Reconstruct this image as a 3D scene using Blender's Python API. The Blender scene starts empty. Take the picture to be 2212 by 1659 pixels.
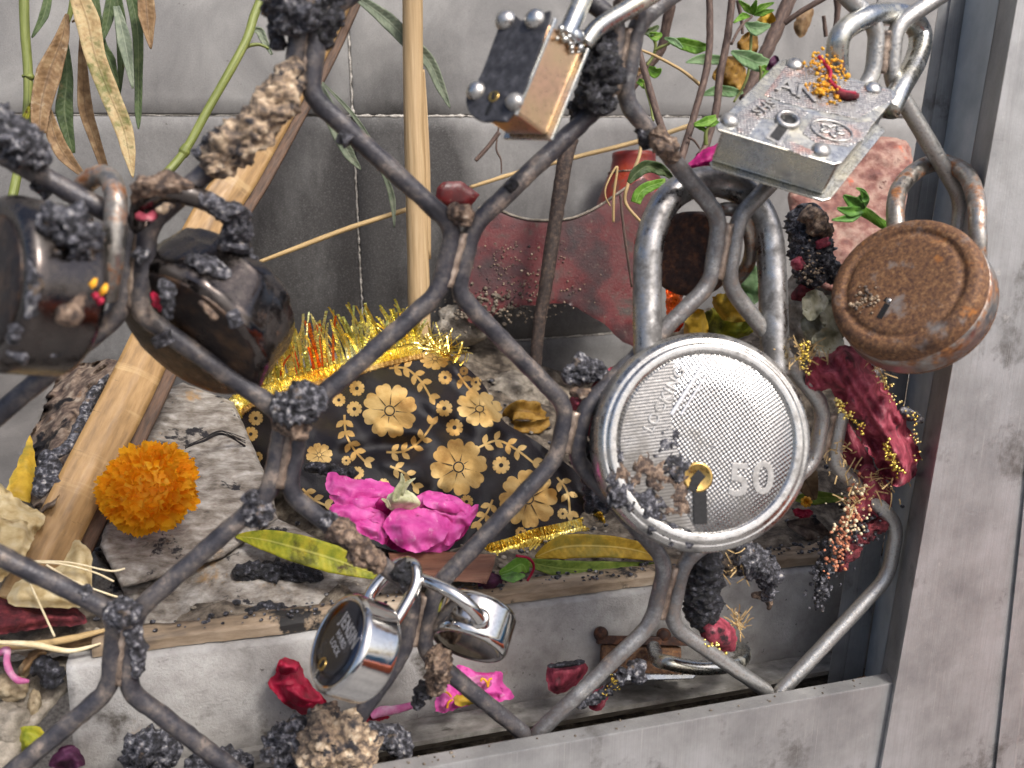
import bpy, bmesh, math, random
from mathutils import Vector, Matrix, noise
from mathutils.geometry import delaunay_2d_cdt

random.seed(7)
sc = bpy.context.scene
COL = sc.collection
W, H, FPX = 2212.0, 1659.0, 2000.0          # picture units used for measuring the photograph

# ------------------------------------------------------------------ camera
PSI, TH, ROLL = math.radians(18.5), math.radians(13.0), math.radians(1.3)
FWD = Vector((math.sin(PSI)*math.cos(TH), math.cos(PSI)*math.cos(TH), -math.sin(TH)))
_R = Vector((math.cos(PSI), -math.sin(PSI), 0.0)); _U = _R.cross(FWD)
RGT = _R*math.cos(ROLL) + _U*math.sin(ROLL)
UPV = _U*math.cos(ROLL) - _R*math.sin(ROLL)
CAM = Vector((0, 0, .13)) - 0.25*FWD
cam_d = bpy.data.cameras.new('camera'); cam = bpy.data.objects.new('camera', cam_d); COL.objects.link(cam)
m = Matrix((RGT, UPV, -FWD)).transposed().to_4x4(); m.translation = CAM
cam.matrix_world = m
cam_d.sensor_fit = 'HORIZONTAL'; cam_d.sensor_width = 36.0; cam_d.lens = 36.0*FPX/W
cam_d.clip_start = 0.01; cam_d.clip_end = 2000
cam_d.dof.use_dof = True; cam_d.dof.focus_distance = 0.34; cam_d.dof.aperture_fstop = 18.0
sc.camera = cam

# ------------------------------------------------------------------ sky, sun, exposure
SUN_EL, SUN_AZ = math.radians(49), math.radians(158)      # azimuth: direction the light comes from, clockwise from +Y
wd = bpy.data.worlds.new('World'); sc.world = wd; wd.use_nodes = True
nt = wd.node_tree; bg = nt.nodes['Background']
sky = nt.nodes.new('ShaderNodeTexSky'); sky.sky_type = 'NISHITA'; sky.sun_disc = False
sky.sun_elevation = SUN_EL; sky.sun_rotation = SUN_AZ
sky.air_density = 0.8; sky.dust_density = 5.0; sky.ozone_density = 1.0
nt.links.new(sky.outputs[0], bg.inputs[0]); bg.inputs[1].default_value = 0.15
sd = bpy.data.lights.new('sun', 'SUN'); sun = bpy.data.objects.new('sun', sd); COL.objects.link(sun)
sd.energy = 2.2; sd.angle = math.radians(12); sd.color = (1.0, .98, .96)
dirv = Vector((math.sin(SUN_AZ)*math.cos(SUN_EL), math.cos(SUN_AZ)*math.cos(SUN_EL), math.sin(SUN_EL)))
sun.rotation_euler = dirv.to_track_quat('Z', 'Y').to_euler()
sc.view_settings.view_transform = 'Standard'; sc.view_settings.look = 'None'
sc.view_settings.gamma = 1; sc.view_settings.use_curve_mapping = False
sc.view_settings.exposure = 0.52
sc.cycles.use_denoising = True
sc.cycles.max_bounces = 8

# ------------------------------------------------------------------ measuring helpers
def ray(px, py):
    return FWD + RGT*((px-W/2)/FPX) - UPV*((py-H/2)/FPX)
def at(px, py, y):
    d = ray(px, py); return CAM + d*((y-CAM.y)/d.y)
def atz(px, py, z):
    d = ray(px, py); return CAM + d*((z-CAM.z)/d.z)
def upp(px, py, y):                                        # metres per picture unit at that depth
    d = ray(px, py); return ((y-CAM.y)/d.y)/FPX
def ryd(v, k=1.0): return random.uniform(-v, v)*k

# ------------------------------------------------------------------ scene helpers
THINGS = []
def obj(name, verts, faces, mat, parent=None, smooth=True, uvs=None, kind=None, attr=None):
    me = bpy.data.meshes.new(name); me.from_pydata([tuple(v) for v in verts], [], faces)
    if smooth: me.polygons.foreach_set('use_smooth', [True]*len(me.polygons))
    if uvs is not None:
        ul = me.uv_layers.new(name='UVMap')
        idx = [0]*len(me.loops); me.loops.foreach_get('vertex_index', idx)
        flat = []
        for i in idx: flat.extend(uvs[i])
        ul.data.foreach_set('uv', flat)
    if attr is not None:
        a = me.attributes.new('soot', 'FLOAT', 'POINT'); a.data.foreach_set('value', attr)
    me.update()
    o = bpy.data.objects.new(name, me); COL.objects.link(o)
    if mat is not None: me.materials.append(mat)
    if parent is not None: o.parent = parent
    if kind: o['kind'] = kind
    return o
def thing(name, label, cat, group=None):
    o = bpy.data.objects.new(name, None); COL.objects.link(o); o.empty_display_size = .005
    tag(o, label, cat, group); THINGS.append(o); return o
def tag(o, label, cat, group=None):
    o['label'] = label; o['category'] = cat
    if group: o['group'] = group
    return o
def settle():                                              # put each thing's Empty at the base of its parts
    for t in THINGS:
        ch = list(t.children); pts = []
        for c in ch:
            if c.type == 'MESH' and c.location.length < 1e-9: pts += [Vector(b) for b in c.bound_box]
        if not pts: continue
        b = Vector(((min(p.x for p in pts)+max(p.x for p in pts))/2, (min(p.y for p in pts)+max(p.y for p in pts))/2, min(p.z for p in pts)))
        t.location = b
        for c in ch: c.location = c.location - b

def bm_out(bm):
    bm.verts.ensure_lookup_table()
    v = [x.co.copy() for x in bm.verts]; f = [[q.index for q in p.verts] for p in bm.faces]; bm.free(); return v, f

# ------------------------------------------------------------------ materials
def hexc(h, a=1.0):
    h = h.lstrip('#'); o = []
    for i in (0, 2, 4):
        c = int(h[i:i+2], 16)/255; o.append(c/12.92 if c <= .04045 else ((c+.055)/1.055)**2.4)
    return (*o, a)
class NT:
    def __init__(s, name):
        s.m = bpy.data.materials.new(name); s.m.use_nodes = True; s.t = s.m.node_tree; s.n = s.t.nodes
        s.b = s.n['Principled BSDF']; s.out = s.n['Material Output']
    def new(s, typ, **kw):
        n = s.n.new(typ)
        for k, v in kw.items(): setattr(n, k, v)
        return n
    def link(s, a, b): s.t.links.new(a, b)
    def coords(s, uv=False, stretch=(1, 1, 1), rot=(0, 0, 0)):
        tc = s.new('ShaderNodeTexCoord'); mp = s.new('ShaderNodeMapping')
        k = 1.0 if uv else 1000.0
        mp.inputs['Scale'].default_value = (k*stretch[0], k*stretch[1], k*stretch[2])
        mp.inputs['Rotation'].default_value = rot
        s.link(tc.outputs['UV' if uv else 'Object'], mp.inputs[0]); return mp.outputs[0]
    def noise(s, vec, scale, detail=6, rough=.6, dist=0):
        n = s.new('ShaderNodeTexNoise'); n.inputs['Scale'].default_value = scale
        n.inputs['Detail'].default_value = detail; n.inputs['Roughness'].default_value = rough
        n.inputs['Distortion'].default_value = dist
        s.link(vec, n.inputs['Vector']); return n.outputs['Fac']
    def ramp(s, fac, cols):
        r = s.new('ShaderNodeValToRGB'); e = r.color_ramp.elements
        e[0].position, e[0].color = cols[0]; e[1].position, e[1].color = cols[-1]
        for p, c in cols[1:-1]:
            x = e.new(p); x.color = c
        s.link(fac, r.inputs[0]); return r.outputs[0]
    def step(s, fac, lo, hi, a=0.0, b=1.0):
        r = s.new('ShaderNodeMapRange'); r.inputs[1].default_value = lo; r.inputs[2].default_value = hi
        r.inputs[3].default_value = a; r.inputs[4].default_value = b; r.clamp = True
        s.link(fac, r.inputs[0]); return r.outputs[0]
    def mix(s, fac, a, b):
        x = s.new('ShaderNodeMix', data_type='RGBA'); 
        if isinstance(fac, float): x.inputs[0].default_value = fac
        else: s.link(fac, x.inputs[0])
        for v, i in ((a, 6), (b, 7)):
            if isinstance(v, tuple): x.inputs[i].default_value = v
            else: s.link(v, x.inputs[i])
        return x.outputs[2]
    def math(s, op, a, b=None, clamp=False):
        x = s.new('ShaderNodeMath', operation=op); x.use_clamp = clamp
        for i, v in enumerate((a, b)):
            if v is None: continue
            if isinstance(v, (int, float)): x.inputs[i].default_value = v
            else: s.link(v, x.inputs[i])
        return x.outputs[0]
    def bump(s, h, strength=.5, dist=.0005, prev=None):
        b = s.new('ShaderNodeBump'); b.inputs['Strength'].default_value = strength; b.inputs['Distance'].default_value = dist
        s.link(h, b.inputs['Height'])
        if prev is not None: s.link(prev, b.inputs['Normal'])
        return b.outputs[0]
    def set(s, k, v):
        i = s.b.inputs[k]
        if hasattr(v, 'default_value') or hasattr(v, 'is_output'): s.link(v, i)
        else: i.default_value = v
def pm(name, cols, scale=.15, detail=8, nrough=.62, rough=(.5, .8), metal=0.0, bump=.4, bscale=None, bdist=.0004, uv=False,
       stretch=(1, 1, 1), rot=(0, 0, 0), spots=(), sss=0.0, spec=.5, dist=0.0, trans=0.0, coat=0.0):
    n = NT(name); co = n.coords(uv, stretch, rot)
    f = n.noise(co, scale, detail, nrough, dist)
    if len(cols) == 1: cols = [(0.3, cols[0]), (.7, tuple(x*.8 for x in cols[0][:3])+(1,))]
    elif not isinstance(cols[0][1], tuple): 
        k = len(cols); cols = [(.32+.36*i/(k-1), c) for i, c in enumerate(cols)]
    c = n.ramp(f, cols)
    for (sc_, col_, s_, lo, hi) in [(None,)+tuple(x) for x in spots]:
        g = n.noise(n.coords(uv, (1, 1, 1)), s_, 6, .65)
        c = n.mix(n.step(g, lo, hi), c, col_)
    n.set('Base Color', c)
    n.set('Roughness', n.step(n.noise(co, scale*2.3, 4), .3, .7, rough[0], rough[1]))
    n.set('Metallic', metal); n.set('Specular IOR Level', spec)
    if coat: n.set('Coat Weight', coat); n.set('Coat Roughness', .15)
    if sss: n.set('Subsurface Weight', sss); n.set('Subsurface Scale', .002); n.set('Subsurface Radius', (1, .5, .3))
    if trans:
        n.set('Transmission Weight', 0.0)
    if bump:
        h = n.noise(co, bscale or scale*4, 8, .65); n.set('Normal', n.bump(h, bump, bdist))
    return n.m
C_ = hexc
def leafmat(name, cols, vein='#000000', spots=(), rough=(.45, .7), trans=.25, scale=.25):
    """UV: x across the blade (-1..1), y along it in mm"""
    n = NT(name); co = n.coords(False); f = n.noise(co, scale, 7, .6)
    k = len(cols); c = n.ramp(f, [(.3+.4*i/max(1, k-1), C_(x)) for i, x in enumerate(cols)])
    for (col_, s_, lo, hi) in spots:
        c = n.mix(n.step(n.noise(n.coords(False), s_, 6, .65), lo, hi), c, C_(col_))
    uvn = n.new('ShaderNodeTexCoord'); sp = n.new('ShaderNodeSeparateXYZ'); n.link(uvn.outputs['UV'], sp.inputs[0])
    ax = n.math('ABSOLUTE', sp.outputs[0])
    mid = n.step(ax, .02, .12, 1.0, 0.0)
    vphase = n.math('SINE', n.math('MULTIPLY', n.math('SUBTRACT', sp.outputs[1], n.math('MULTIPLY', ax, 3.0)), 2.6))
    hgt = n.math('ADD', n.math('MULTIPLY', vphase, .35), n.math('MULTIPLY', mid, 1.0))
    hgt = n.math('ADD', hgt, n.math('MULTIPLY', n.noise(co, 1.2, 6), 1.2))
    c = n.mix(n.math('MULTIPLY', mid, .45), c, C_(vein))
    n.set('Base Color', c); n.set('Roughness', n.step(n.noise(co, .8, 3), .3, .7, *rough)); n.set('Specular IOR Level', .28)
    n.set('Normal', n.bump(hgt, .5, .0002))
    if trans:
        tr = n.new('ShaderNodeBsdfTranslucent'); n.link(c, tr.inputs[0]); mx = n.new('ShaderNodeMixShader'); mx.inputs[0].default_value = trans
        n.link(n.b.outputs[0], mx.inputs[1]); n.link(tr.outputs[0], mx.inputs[2]); n.link(mx.outputs[0], n.out.inputs[0])
    return n.m

M = {}
M['char'] = pm('char_crust', [(.30, C_('#08080a')), (.43, C_('#222226')), (.52, C_('#45454c')), (.60, C_('#7c7c82')), (.70, C_('#c4c0b8'))], .6, rough=(.25, .7), bump=1, bscale=1.5, bdist=.001, spots=[(C_('#7c6a55'), .22, .60, .72)])
M['char_black'] = pm('char_black', [(.3, C_('#050506')), (.5, C_('#18181c')), (.6, C_('#3a3a42')), (.72, C_('#8d8d92'))], .6, rough=(.22, .6), bump=1, bscale=1.5, bdist=.001)
M['ash'] = pm('ash_crust', [(.28, C_('#1c1a1a')), (.42, C_('#5d5148')), (.54, C_('#a48e74')), (.66, C_('#cdbca2')), (.8, C_('#e0d6c6'))], .33, rough=(.6, .9), bump=.9, bscale=1.0, bdist=.0008, spots=[(C_('#2a282c'), .18, .54, .60)])
M['ash_brown'] = pm('ash_brown', [(.28, C_('#161314')), (.45, C_('#4a3c34')), (.56, C_('#7d6856')), (.68, C_('#a2907e')), (.8, C_('#c8bdb2'))], .5, rough=(.5, .85), bump=.9, bscale=1.2, bdist=.0008)
def rodmat():
    n = NT('burnt_galvanised_steel'); co = n.coords()
    at_ = n.new('ShaderNodeAttribute', attribute_name='soot')
    g = n.noise(co, .13, 9, .72); g2 = n.noise(co, 1.1, 5, .6)
    k = n.math('ADD', at_.outputs['Fac'], n.math('MULTIPLY', n.math('SUBTRACT', g, .5), 1.5))
    k = n.step(k, .3, .72)
    clean = n.ramp(g2, [(.3, C_('#8d8d8c')), (.5, C_('#b3b3b0')), (.7, C_('#9a948c'))])
    soot = n.ramp(g, [(.34, C_('#28282d')), (.46, C_('#3c3b40')), (.56, C_('#5a5553')), (.68, C_('#94867a'))])
    n.set('Base Color', n.mix(k, clean, soot))
    n.set('Metallic', n.step(k, 0, 1, .85, .25)); n.set('Roughness', n.step(g2, .3, .7, .30, .52))
    n.set('Normal', n.bump(n.math('ADD', g2, g), .45, .0004)); return n.m
M['rod'] = rodmat()
M['seam'] = pm('tan_weld_metal', [(.3, C_('#4a423e')), (.5, C_('#8a7a6c')), (.7, C_('#b5a596'))], .3, rough=(.3, .5), metal=.5, bump=.4)
def steel(name, base='#b9b9b6', grime=.5, rough=(.16, .4), rust=None, tint=None, scale=.12):
    n = NT(name); co = n.coords(); g = n.noise(co, scale, 8, .68); g2 = n.noise(co, scale*7, 6, .6)
    c = n.ramp(g2, [(.25, tuple(x*.8 for x in C_(base)[:3])+(1,)), (.6, C_(base))])
    k = n.step(g, .62-.22*grime, .80-.2*grime)
    c = n.mix(n.math('MULTIPLY', k, .85), c, C_('#3a3734')); mt = n.step(k, 0, 1, 1.0, .35)
    if rust:
        r = n.noise(n.coords(), scale*1.7, 7, .7); rk = n.step(r, rust[0], rust[1])
        c = n.mix(rk, c, n.ramp(g2, [(.3, C_('#4a2c1a')), (.55, C_('#8a5a34')), (.7, C_('#b07b45'))]))
        mt = n.math('MULTIPLY', mt, n.step(rk, 0, 1, 1.0, .1))
    if tint: c = n.mix(n.step(n.noise(n.coords(), scale*.6, 3), .4, .65), c, C_(tint))
    n.set('Base Color', c); n.set('Metallic', mt)
    rr = n.math('ADD', n.step(g2, .3, .7, rough[0], rough[1]), n.math('MULTIPLY', k, .3))
    n.set('Roughness', rr); n.set('Normal', n.bump(n.math('ADD', g2, n.math('MULTIPLY', k, .6)), .10, .0002)); return n.m
M['steel'] = steel('worn_steel', '#c4c2bd', .55)
M['steel_rust'] = steel('rust_spotted_steel', '#a9a59e', .5, (.25, .5), rust=(.48, .62))
M['steel_soot'] = steel('soot_streaked_steel', '#aeadab', .95, (.16, .36))
M['steel_dull'] = steel('dull_steel', '#b0aeaa', .5, (.25, .45))
M['chrome'] = steel('bright_chrome', '#d4d2ce', .08, (.05, .13))
M['chrome_dark'] = steel('dark_smoked_chrome', '#50525c', .25, (.10, .22))
M['zinc'] = steel('blue_zinc_plate', '#aeb2b5', .35, (.18, .36), tint='#c4c0b0')
M['goldzinc'] = steel('yellow_passivated_zinc', '#d2a98c', .05, (.24, .42), tint='#cfb088')
M['engrave'] = pm('frosted_engraving', [C_('#6d6c6a'), C_('#97969a')], .5, rough=(.5, .7), bump=.2)
M['brass'] = steel('brass', '#b99a5c', .3, (.2, .4))
M['black_steel'] = pm('smoked_black_steel', [(.3, C_('#26262a')), (.5, C_('#3a3a3d')), (.64, C_('#4c4c50')), (.76, C_('#8a8886'))], .5, rough=(.4, .6), metal=.35, bump=.3, bscale=1.5)
M['scorched'] = steel('scorched_steel', '#5c5653', .60, (.14, .30), rust=(.62, .84))
M['burnt_face'] = pm('burnt_brown_face', [(.3, C_('#131012')), (.5, C_('#2b2320')), (.66, C_('#54402f')), (.8, C_('#8b8078'))], .12, rough=(.25, .5), metal=.5, bump=.5, bscale=.8)
M['rust'] = pm('rust', [(.28, C_('#30211c')), (.42, C_('#553a2a')), (.54, C_('#745236')), (.64, C_('#8f6c4a')), (.76, C_('#b09878'))], .9, spots=[(C_('#7d7671'), .10, .56, .68), (C_('#2f221d'), .06, .56, .70), (C_('#a5692f'), .13, .62, .72)], detail=10, nrough=.7, rough=(.6, .9), metal=.15, bump=.35, bscale=2.8, bdist=.0003)
M['rust_dark'] = pm('dark_rust', [(.3, C_('#1b1110')), (.5, C_('#3c2418')), (.68, C_('#6b4228'))], .4, rough=(.55, .85), metal=.2, bump=.6, bscale=2)
M['hole'] = pm('dark_recess', [C_('#040404'), C_('#0b0b0d')], .5, bump=0)
def alum():
    n = NT('weathered_aluminium'); co = n.coords(); lon = n.coords(False, (4.5, 4.5, .10))
    g = n.noise(lon, .5, 6, .6); g2 = n.noise(co, .05, 8, .62); g3 = n.noise(co, 1.3, 6, .6)
    c = n.ramp(g2, [(.3, C_('#8b8b8b')), (.48, C_('#a2a2a1')), (.64, C_('#b2b2b2'))])
    c = n.mix(n.math('MULTIPLY', n.step(g, .45, .7), .25), c, C_('#7d7a77'))
    c = n.mix(n.math('MULTIPLY', n.step(n.noise(co, .035, 8, .7), .57, .68), .7), c, C_('#4e4942'))
    c = n.mix(n.math('MULTIPLY', n.step(n.noise(co, .16, 8, .72), .64, .72), .6), c, C_('#d0ccc6'))
    c = n.mix(n.math('MULTIPLY', n.step(n.noise(n.coords(False, (6, 6, .05)), .5, 3, .6), .62, .70), .5), c, C_('#c8c6c2'))
    n.set('Base Color', c); n.set('Metallic', .6); n.set('Roughness', n.step(g3, .3, .7, .34, .5))
    n.set('Normal', n.bump(n.math('ADD', g3, g), .25, .0003)); return n.m
M['alum'] = alum()
M['rail_dull'] = pm('dirty_dull_aluminium', [(.3, C_('#5c5852')), (.48, C_('#7d7a74')), (.62, C_('#96938d')), (.76, C_('#b4b2ad'))], .12, rough=(.45, .65), metal=.25, bump=.4, bscale=1.2, spots=[(C_('#38332d'), .09, .60, .70)])
M['dirt_shade'] = pm('shade_darkened_dirt', [(.28, C_('#0b0908')), (.45, C_('#1e1a17')), (.6, C_('#352f29')), (.76, C_('#60584e'))], .3, rough=(.8, 1), bump=1, bscale=1.4, bdist=.001)  # dirt colour darkened for the shade between the rails
M['alum_skylit'] = pm('skylit_blue_grey_metal', [(.3, C_('#98a1a6')), (.6, C_('#b0b8bc')), (.75, C_('#c2c6c7'))], .08, rough=(.4, .6), metal=.4, bump=.15, bscale=1.4)  # post channel: pale blue sky light put into the colour
def marble():
    n = NT('grey_marble_tile'); co = n.coords(); g = n.noise(co, .018, 8, .62, .6); g2 = n.noise(co, .3, 7, .65)
    st = n.noise(n.coords(False, (1, 1, .35)), .013, 8, .7, .3)
    c = n.ramp(g, [(.32, C_('#656463')), (.5, C_('#7b7a78')), (.68, C_('#908f8c'))])
    c = n.mix(n.math('MULTIPLY', n.step(g2, .5, .75), .3), c, C_('#858381'))
    at_ = n.new('ShaderNodeAttribute', attribute_name='soot')
    k = n.step(n.math('ADD', at_.outputs['Fac'], n.math('MULTIPLY', n.math('SUBTRACT', st, .5), 1.7)), .25, .95)
    c = n.mix(n.math('MULTIPLY', k, .92), c, C_('#1d1b1a'))
    c = n.mix(n.math('MULTIPLY', n.step(n.noise(co, .33, 6, .7), .66, .70), .7), c, C_('#3a352f'))
    fine = n.noise(co, 1.6, 5, .7)
    c = n.mix(n.math('MULTIPLY', n.step(fine, .52, .72), .35), c, C_('#979593')); c = n.mix(n.math('MULTIPLY', n.step(fine, .48, .30), .30), c, C_('#2c2926'))
    c = n.mix(n.math('MULTIPLY', n.step(n.noise(co, .7, 7, .75), .665, .70), .55), c, C_('#b9b4ac'))
    n.set('Base Color', c); n.set('Roughness', n.step(g2, .3, .7, .45, .7)); n.set('Normal', n.bump(n.math('ADD', g2, fine), .35, .0003)); return n.m
M['marble'] = marble()
M['grout'] = pm('pale_grout', [C_('#59554f'), C_('#a19c93')], .5, bump=.8, bscale=1.5)
M['grout_white'] = pm('white_lime_grout', [C_('#7d7870'), C_('#cfcac1')], .6, bump=.8, bscale=1.5)
M['kerb'] = pm('weathered_slab', [(.3, C_('#7e7b77')), (.45, C_('#989591')), (.6, C_('#aaa8a4')), (.74, C_('#bcbab7'))], .08, rough=(.5, .8), bump=.7, bscale=1.2, bdist=.0006,
              spots=[(C_('#57524c'), .04, .57, .68), (C_('#3a3633'), .25, .64, .70), (C_('#8a6c50'), .03, .66, .75), (C_('#dddbd7'), .5, .70, .76)])
M['greyslab'] = pm('plain_grey_slab', [(.3, C_('#43413f')), (.7, C_('#5d5a57'))], .05, rough=(.5, .8), bump=.3, bscale=1)
M['kerb_top'] = pm('tan_slab_edge', [(.3, C_('#4a4138')), (.45, C_('#85735d')), (.6, C_('#a89782')), (.74, C_('#c4b8a6'))], .12, rough=(.6, .9), bump=.6, stretch=(.25, 1, 1), spots=[(C_('#1c1a19'), .06, .54, .60)])
M['fib_stone'] = pm('fibrous_grey_stone', [(.28, C_('#3c352f')), (.42, C_('#6c645b')), (.55, C_('#8a847c')), (.72, C_('#aaa6a0'))], .28, detail=10, rough=(.6, .9), bump=.9, bscale=1.6, bdist=.0008, stretch=(.5, 1, 1.1), rot=(0, .5, 0),
                   spots=[(C_('#17151a'), .07, .585, .62), (C_('#9a7a50'), .05, .62, .72)])
M['rock'] = pm('rough_rock', [(.28, C_('#4a443c')), (.45, C_('#7f776a')), (.6, C_('#a39a8c')), (.75, C_('#c4beb3'))], .2, detail=10, rough=(.7, .95), bump=1, bscale=.9, bdist=.001)
M['soil'] = pm('dusty_soil', [(.28, C_('#231e1a')), (.45, C_('#4f463c')), (.58, C_('#7d7263')), (.75, C_('#a79d8e'))], .16, detail=10, rough=(.8, 1), bump=1, bscale=1.0, bdist=.0012)
M['pinkstone'] = pm('pink_stained_plaster', [(.3, C_('#54302a')), (.45, C_('#7d5248')), (.56, C_('#987668')), (.70, C_('#ad9484'))], .14, rough=(.6, .9), bump=1, bscale=.7, spots=[(C_('#c2562c'), .06, .62, .72), (C_('#5a2a24'), .14, .64, .70)])
M['yard'] = pm('courtyard_paving', [C_('#6f6e6d'), C_('#8e8d8b')], .002, bump=.2)
M['bamboo'] = pm('dry_bamboo', [(.3, C_('#6f5533')), (.5, C_('#8f7045')), (.7, C_('#a48458'))], .12, rough=(.4, .65), bump=.3, uv=True, stretch=(22, .5, 1), spots=[(C_('#4c3a24'), .55, .66, .74), (C_('#b59a6c'), .08, .56, .70)])
M['bamboo_dark'] = pm('split_bamboo_inner', [(.3, C_('#2c2018')), (.6, C_('#5a4230'))], .2, rough=(.6, .8), bump=.4, uv=True, stretch=(10, .5, 1))
M['cane'] = pm('pale_cane', [(.3, C_('#86704c')), (.5, C_('#a68c66')), (.7, C_('#baa480'))], .2, rough=(.45, .7), bump=.35, uv=True, stretch=(3, .1, 1), spots=[(C_('#7a6242'), .8, .70, .75)])
M['straw'] = pm('dry_straw', [(.3, C_('#8b7048')), (.6, C_('#bfa473')), (.75, C_('#d8c69c'))], .3, rough=(.5, .8), uv=True, stretch=(3, .15, 1))
M['straw_pale'] = pm('pale_straw', [C_('#c8b489'), C_('#e2d5b4')], .3, rough=(.5, .7))
M['greenstem'] = pm('green_stem', [(.3, C_('#515a2a')), (.5, C_('#6d7638')), (.7, C_('#888e50'))], .15, rough=(.4, .6), uv=True, stretch=(1.5, .25, 1), spots=[(C_('#6a5632'), .5, .68, .76)])
M['twig'] = pm('brown_twig', [(.3, C_('#2c211b')), (.5, C_('#54423a')), (.7, C_('#7a6557'))], .35, rough=(.6, .85), bump=.7, bscale=1.5, uv=True, stretch=(1.5, .5, 1))
M['twig_dark'] = pm('dark_sooty_rod', [(.3, C_('#1c1614')), (.5, C_('#3a2f29')), (.66, C_('#5d4c40')), (.8, C_('#96836f'))], .5, rough=(.6, .9), bump=.8, bscale=2)
M['leaf_tan'] = leafmat('tan_dry_leaf', ['#8a7350', '#ab9369', '#b9a67c', '#7d7a52'], '#6d5a3c', [('#6f7240', .06, .55, .66)])
M['leaf_brown'] = leafmat('brown_dry_leaf', ['#5a4630', '#84694a', '#a08a68'], '#4a3826', [('#b3a58c', .1, .6, .7)])
M['leaf_green'] = leafmat('dark_green_leaf', ['#36432a', '#4a5b38', '#5d6a45'], '#7c8560', [('#7d6e4c', .07, .6, .72)])
M['leaf_greygreen'] = leafmat('grey_green_leaf', ['#667060', '#7d8873', '#949b86'], '#a9af9a', [('#504a38', .3, .68, .75)])
M['leaf_bright'] = leafmat('fresh_green_leaf', ['#4f7a26', '#6d9a35', '#8db352'], '#a8c873', [('#a9a13e', .12, .62, .74)], trans=.35)
M['leaf_pale'] = leafmat('pale_green_leaf', ['#6f9660', '#8cae7c', '#a3be90'], '#bcd0a8', trans=.35)
M['leaf_yellow'] = leafmat('yellow_fallen_leaf', ['#9a7a22', '#b8952f', '#c9a83f'], '#dcc67a', [('#8c7b2d', .08, .5, .62), ('#5b4222', .3, .69, .75)])
M['leaf_ochre'] = leafmat('ochre_dry_leaf', ['#6d4c1c', '#94702e', '#ac8a48'], '#5a3c18', [('#4c3418', .2, .62, .7)])
M['leaf_yg'] = leafmat('yellow_green_leaf', ['#6f7a24', '#9a9a2c', '#b5a534'], '#c9c26a', [('#56561f', .06, .5, .6), ('#4c3a22', .12, .62, .68)])
M['leaf_undergreen'] = leafmat('shaded_green_leaf', ['#4f6420', '#6d8030', '#8a9440'], '#9aa650')
M['leaf_beige'] = leafmat('beige_papery_leaf', ['#b39a68', '#d0bd90', '#dfd2ae'], '#8f7850', [('#8a6630', .06, .58, .68), ('#6b4c26', .2, .68, .74)], trans=.3)
M['leaf_burnt'] = leafmat('scorched_leaf', ['#2c2625', '#5f5048', '#857465', '#a39788'], '#1f1b1a', [('#8c5a2a', .07, .62, .72), ('#1b191c', .06, .54, .6)])
def petalmat(name, cols, rough=(.35, .6), scale=.2, spots=(), sss=.15, tr_=.3):
    n = NT(name); co = n.coords(); f = n.noise(co, scale, 6, .6); k = len(cols)
    c = n.ramp(f, [(.3+.4*i/max(1, k-1), C_(x)) for i, x in enumerate(cols)])
    for (col_, s_, lo, hi) in spots: c = n.mix(n.step(n.noise(co, s_, 6, .65), lo, hi), c, C_(col_))
    n.set('Base Color', c); n.set('Roughness', n.step(n.noise(co, .8, 3), .3, .7, *rough)); n.set('Specular IOR Level', .35)
    h = n.math('ADD', n.noise(n.coords(False, (1.4, 1, .4)), 1.0, 6, .65), n.noise(co, .35, 4)); n.set('Normal', n.bump(h, .7, .0004))
    tr = n.new('ShaderNodeBsdfTranslucent'); n.link(c, tr.inputs[0]); mx = n.new('ShaderNodeMixShader'); mx.inputs[0].default_value = tr_
    n.link(n.b.outputs[0], mx.inputs[1]); n.link(tr.outputs[0], mx.inputs[2]); n.link(mx.outputs[0], n.out.inputs[0])
    return n.m
M['rose'] = petalmat('magenta_petal', ['#cc3a94', '#df5aae', '#ea84c4'], spots=[('#f0b4d6', .3, .60, .74), ('#a02a6a', .14, .64, .72)])
M['rose_dark'] = petalmat('deep_magenta_petal', ['#7d0f4e', '#a31668', '#b92a7c'])
M['crimson'] = petalmat('crimson_petal', ['#7d0f28', '#a81c3c', '#c23a55'], spots=[('#d98a98', .3, .66, .72)])
M['purple'] = petalmat('withered_purple_petal', ['#2c1426', '#4d2440', '#6a3d5a'])
M['pinkwhite'] = petalmat('pink_white_petal', ['#c9438c', '#dd86b4', '#ecc6d6'])
M['marigold'] = petalmat('orange_petal', ['#f29c00', '#ffb40c', '#ffca2c', '#ffde58'], scale=.35, tr_=.5)
M['marigold_dark'] = petalmat('deep_orange_petal', ['#e68a00', '#f8a808', '#ffc020'], scale=.35, tr_=.5)
M['wilted'] = petalmat('wilted_white_petal', ['#7d7a62', '#a8a58e', '#c4c2b2'], spots=[('#5c5a3c', .2, .6, .7)])
M['calyx'] = pm('pale_green_calyx', [C_('#8c8f62'), C_('#b9b792'), C_('#cdc9ac')], .3, rough=(.5, .7))
M['sepal'] = pm('green_sepal', [C_('#2c4a1c'), C_('#4d7a2c'), C_('#74a048')], .25, rough=(.4, .6))
M['pollen'] = pm('pollen_orange', [C_('#c47c10'), C_('#e0a020'), C_('#ecc040')], .6, rough=(.6, .8), bump=.5)
M['clothblack'] = None
def cloth_black():
    n = NT('black_net_fabric'); co = n.coords()
    w = n.new('ShaderNodeTexVoronoi'); w.inputs['Scale'].default_value = 2.6; n.link(co, w.inputs['Vector'])
    g = n.noise(co, .1, 5)
    n.set('Base Color', n.ramp(g, [(.35, C_('#070508')), (.7, C_('#150f15'))]))
    n.set('Roughness', .45); n.set('Specular IOR Level', .4)
    n.set('Normal', n.bump(w.outputs['Distance'], .5, .0003)); return n.m
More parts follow.
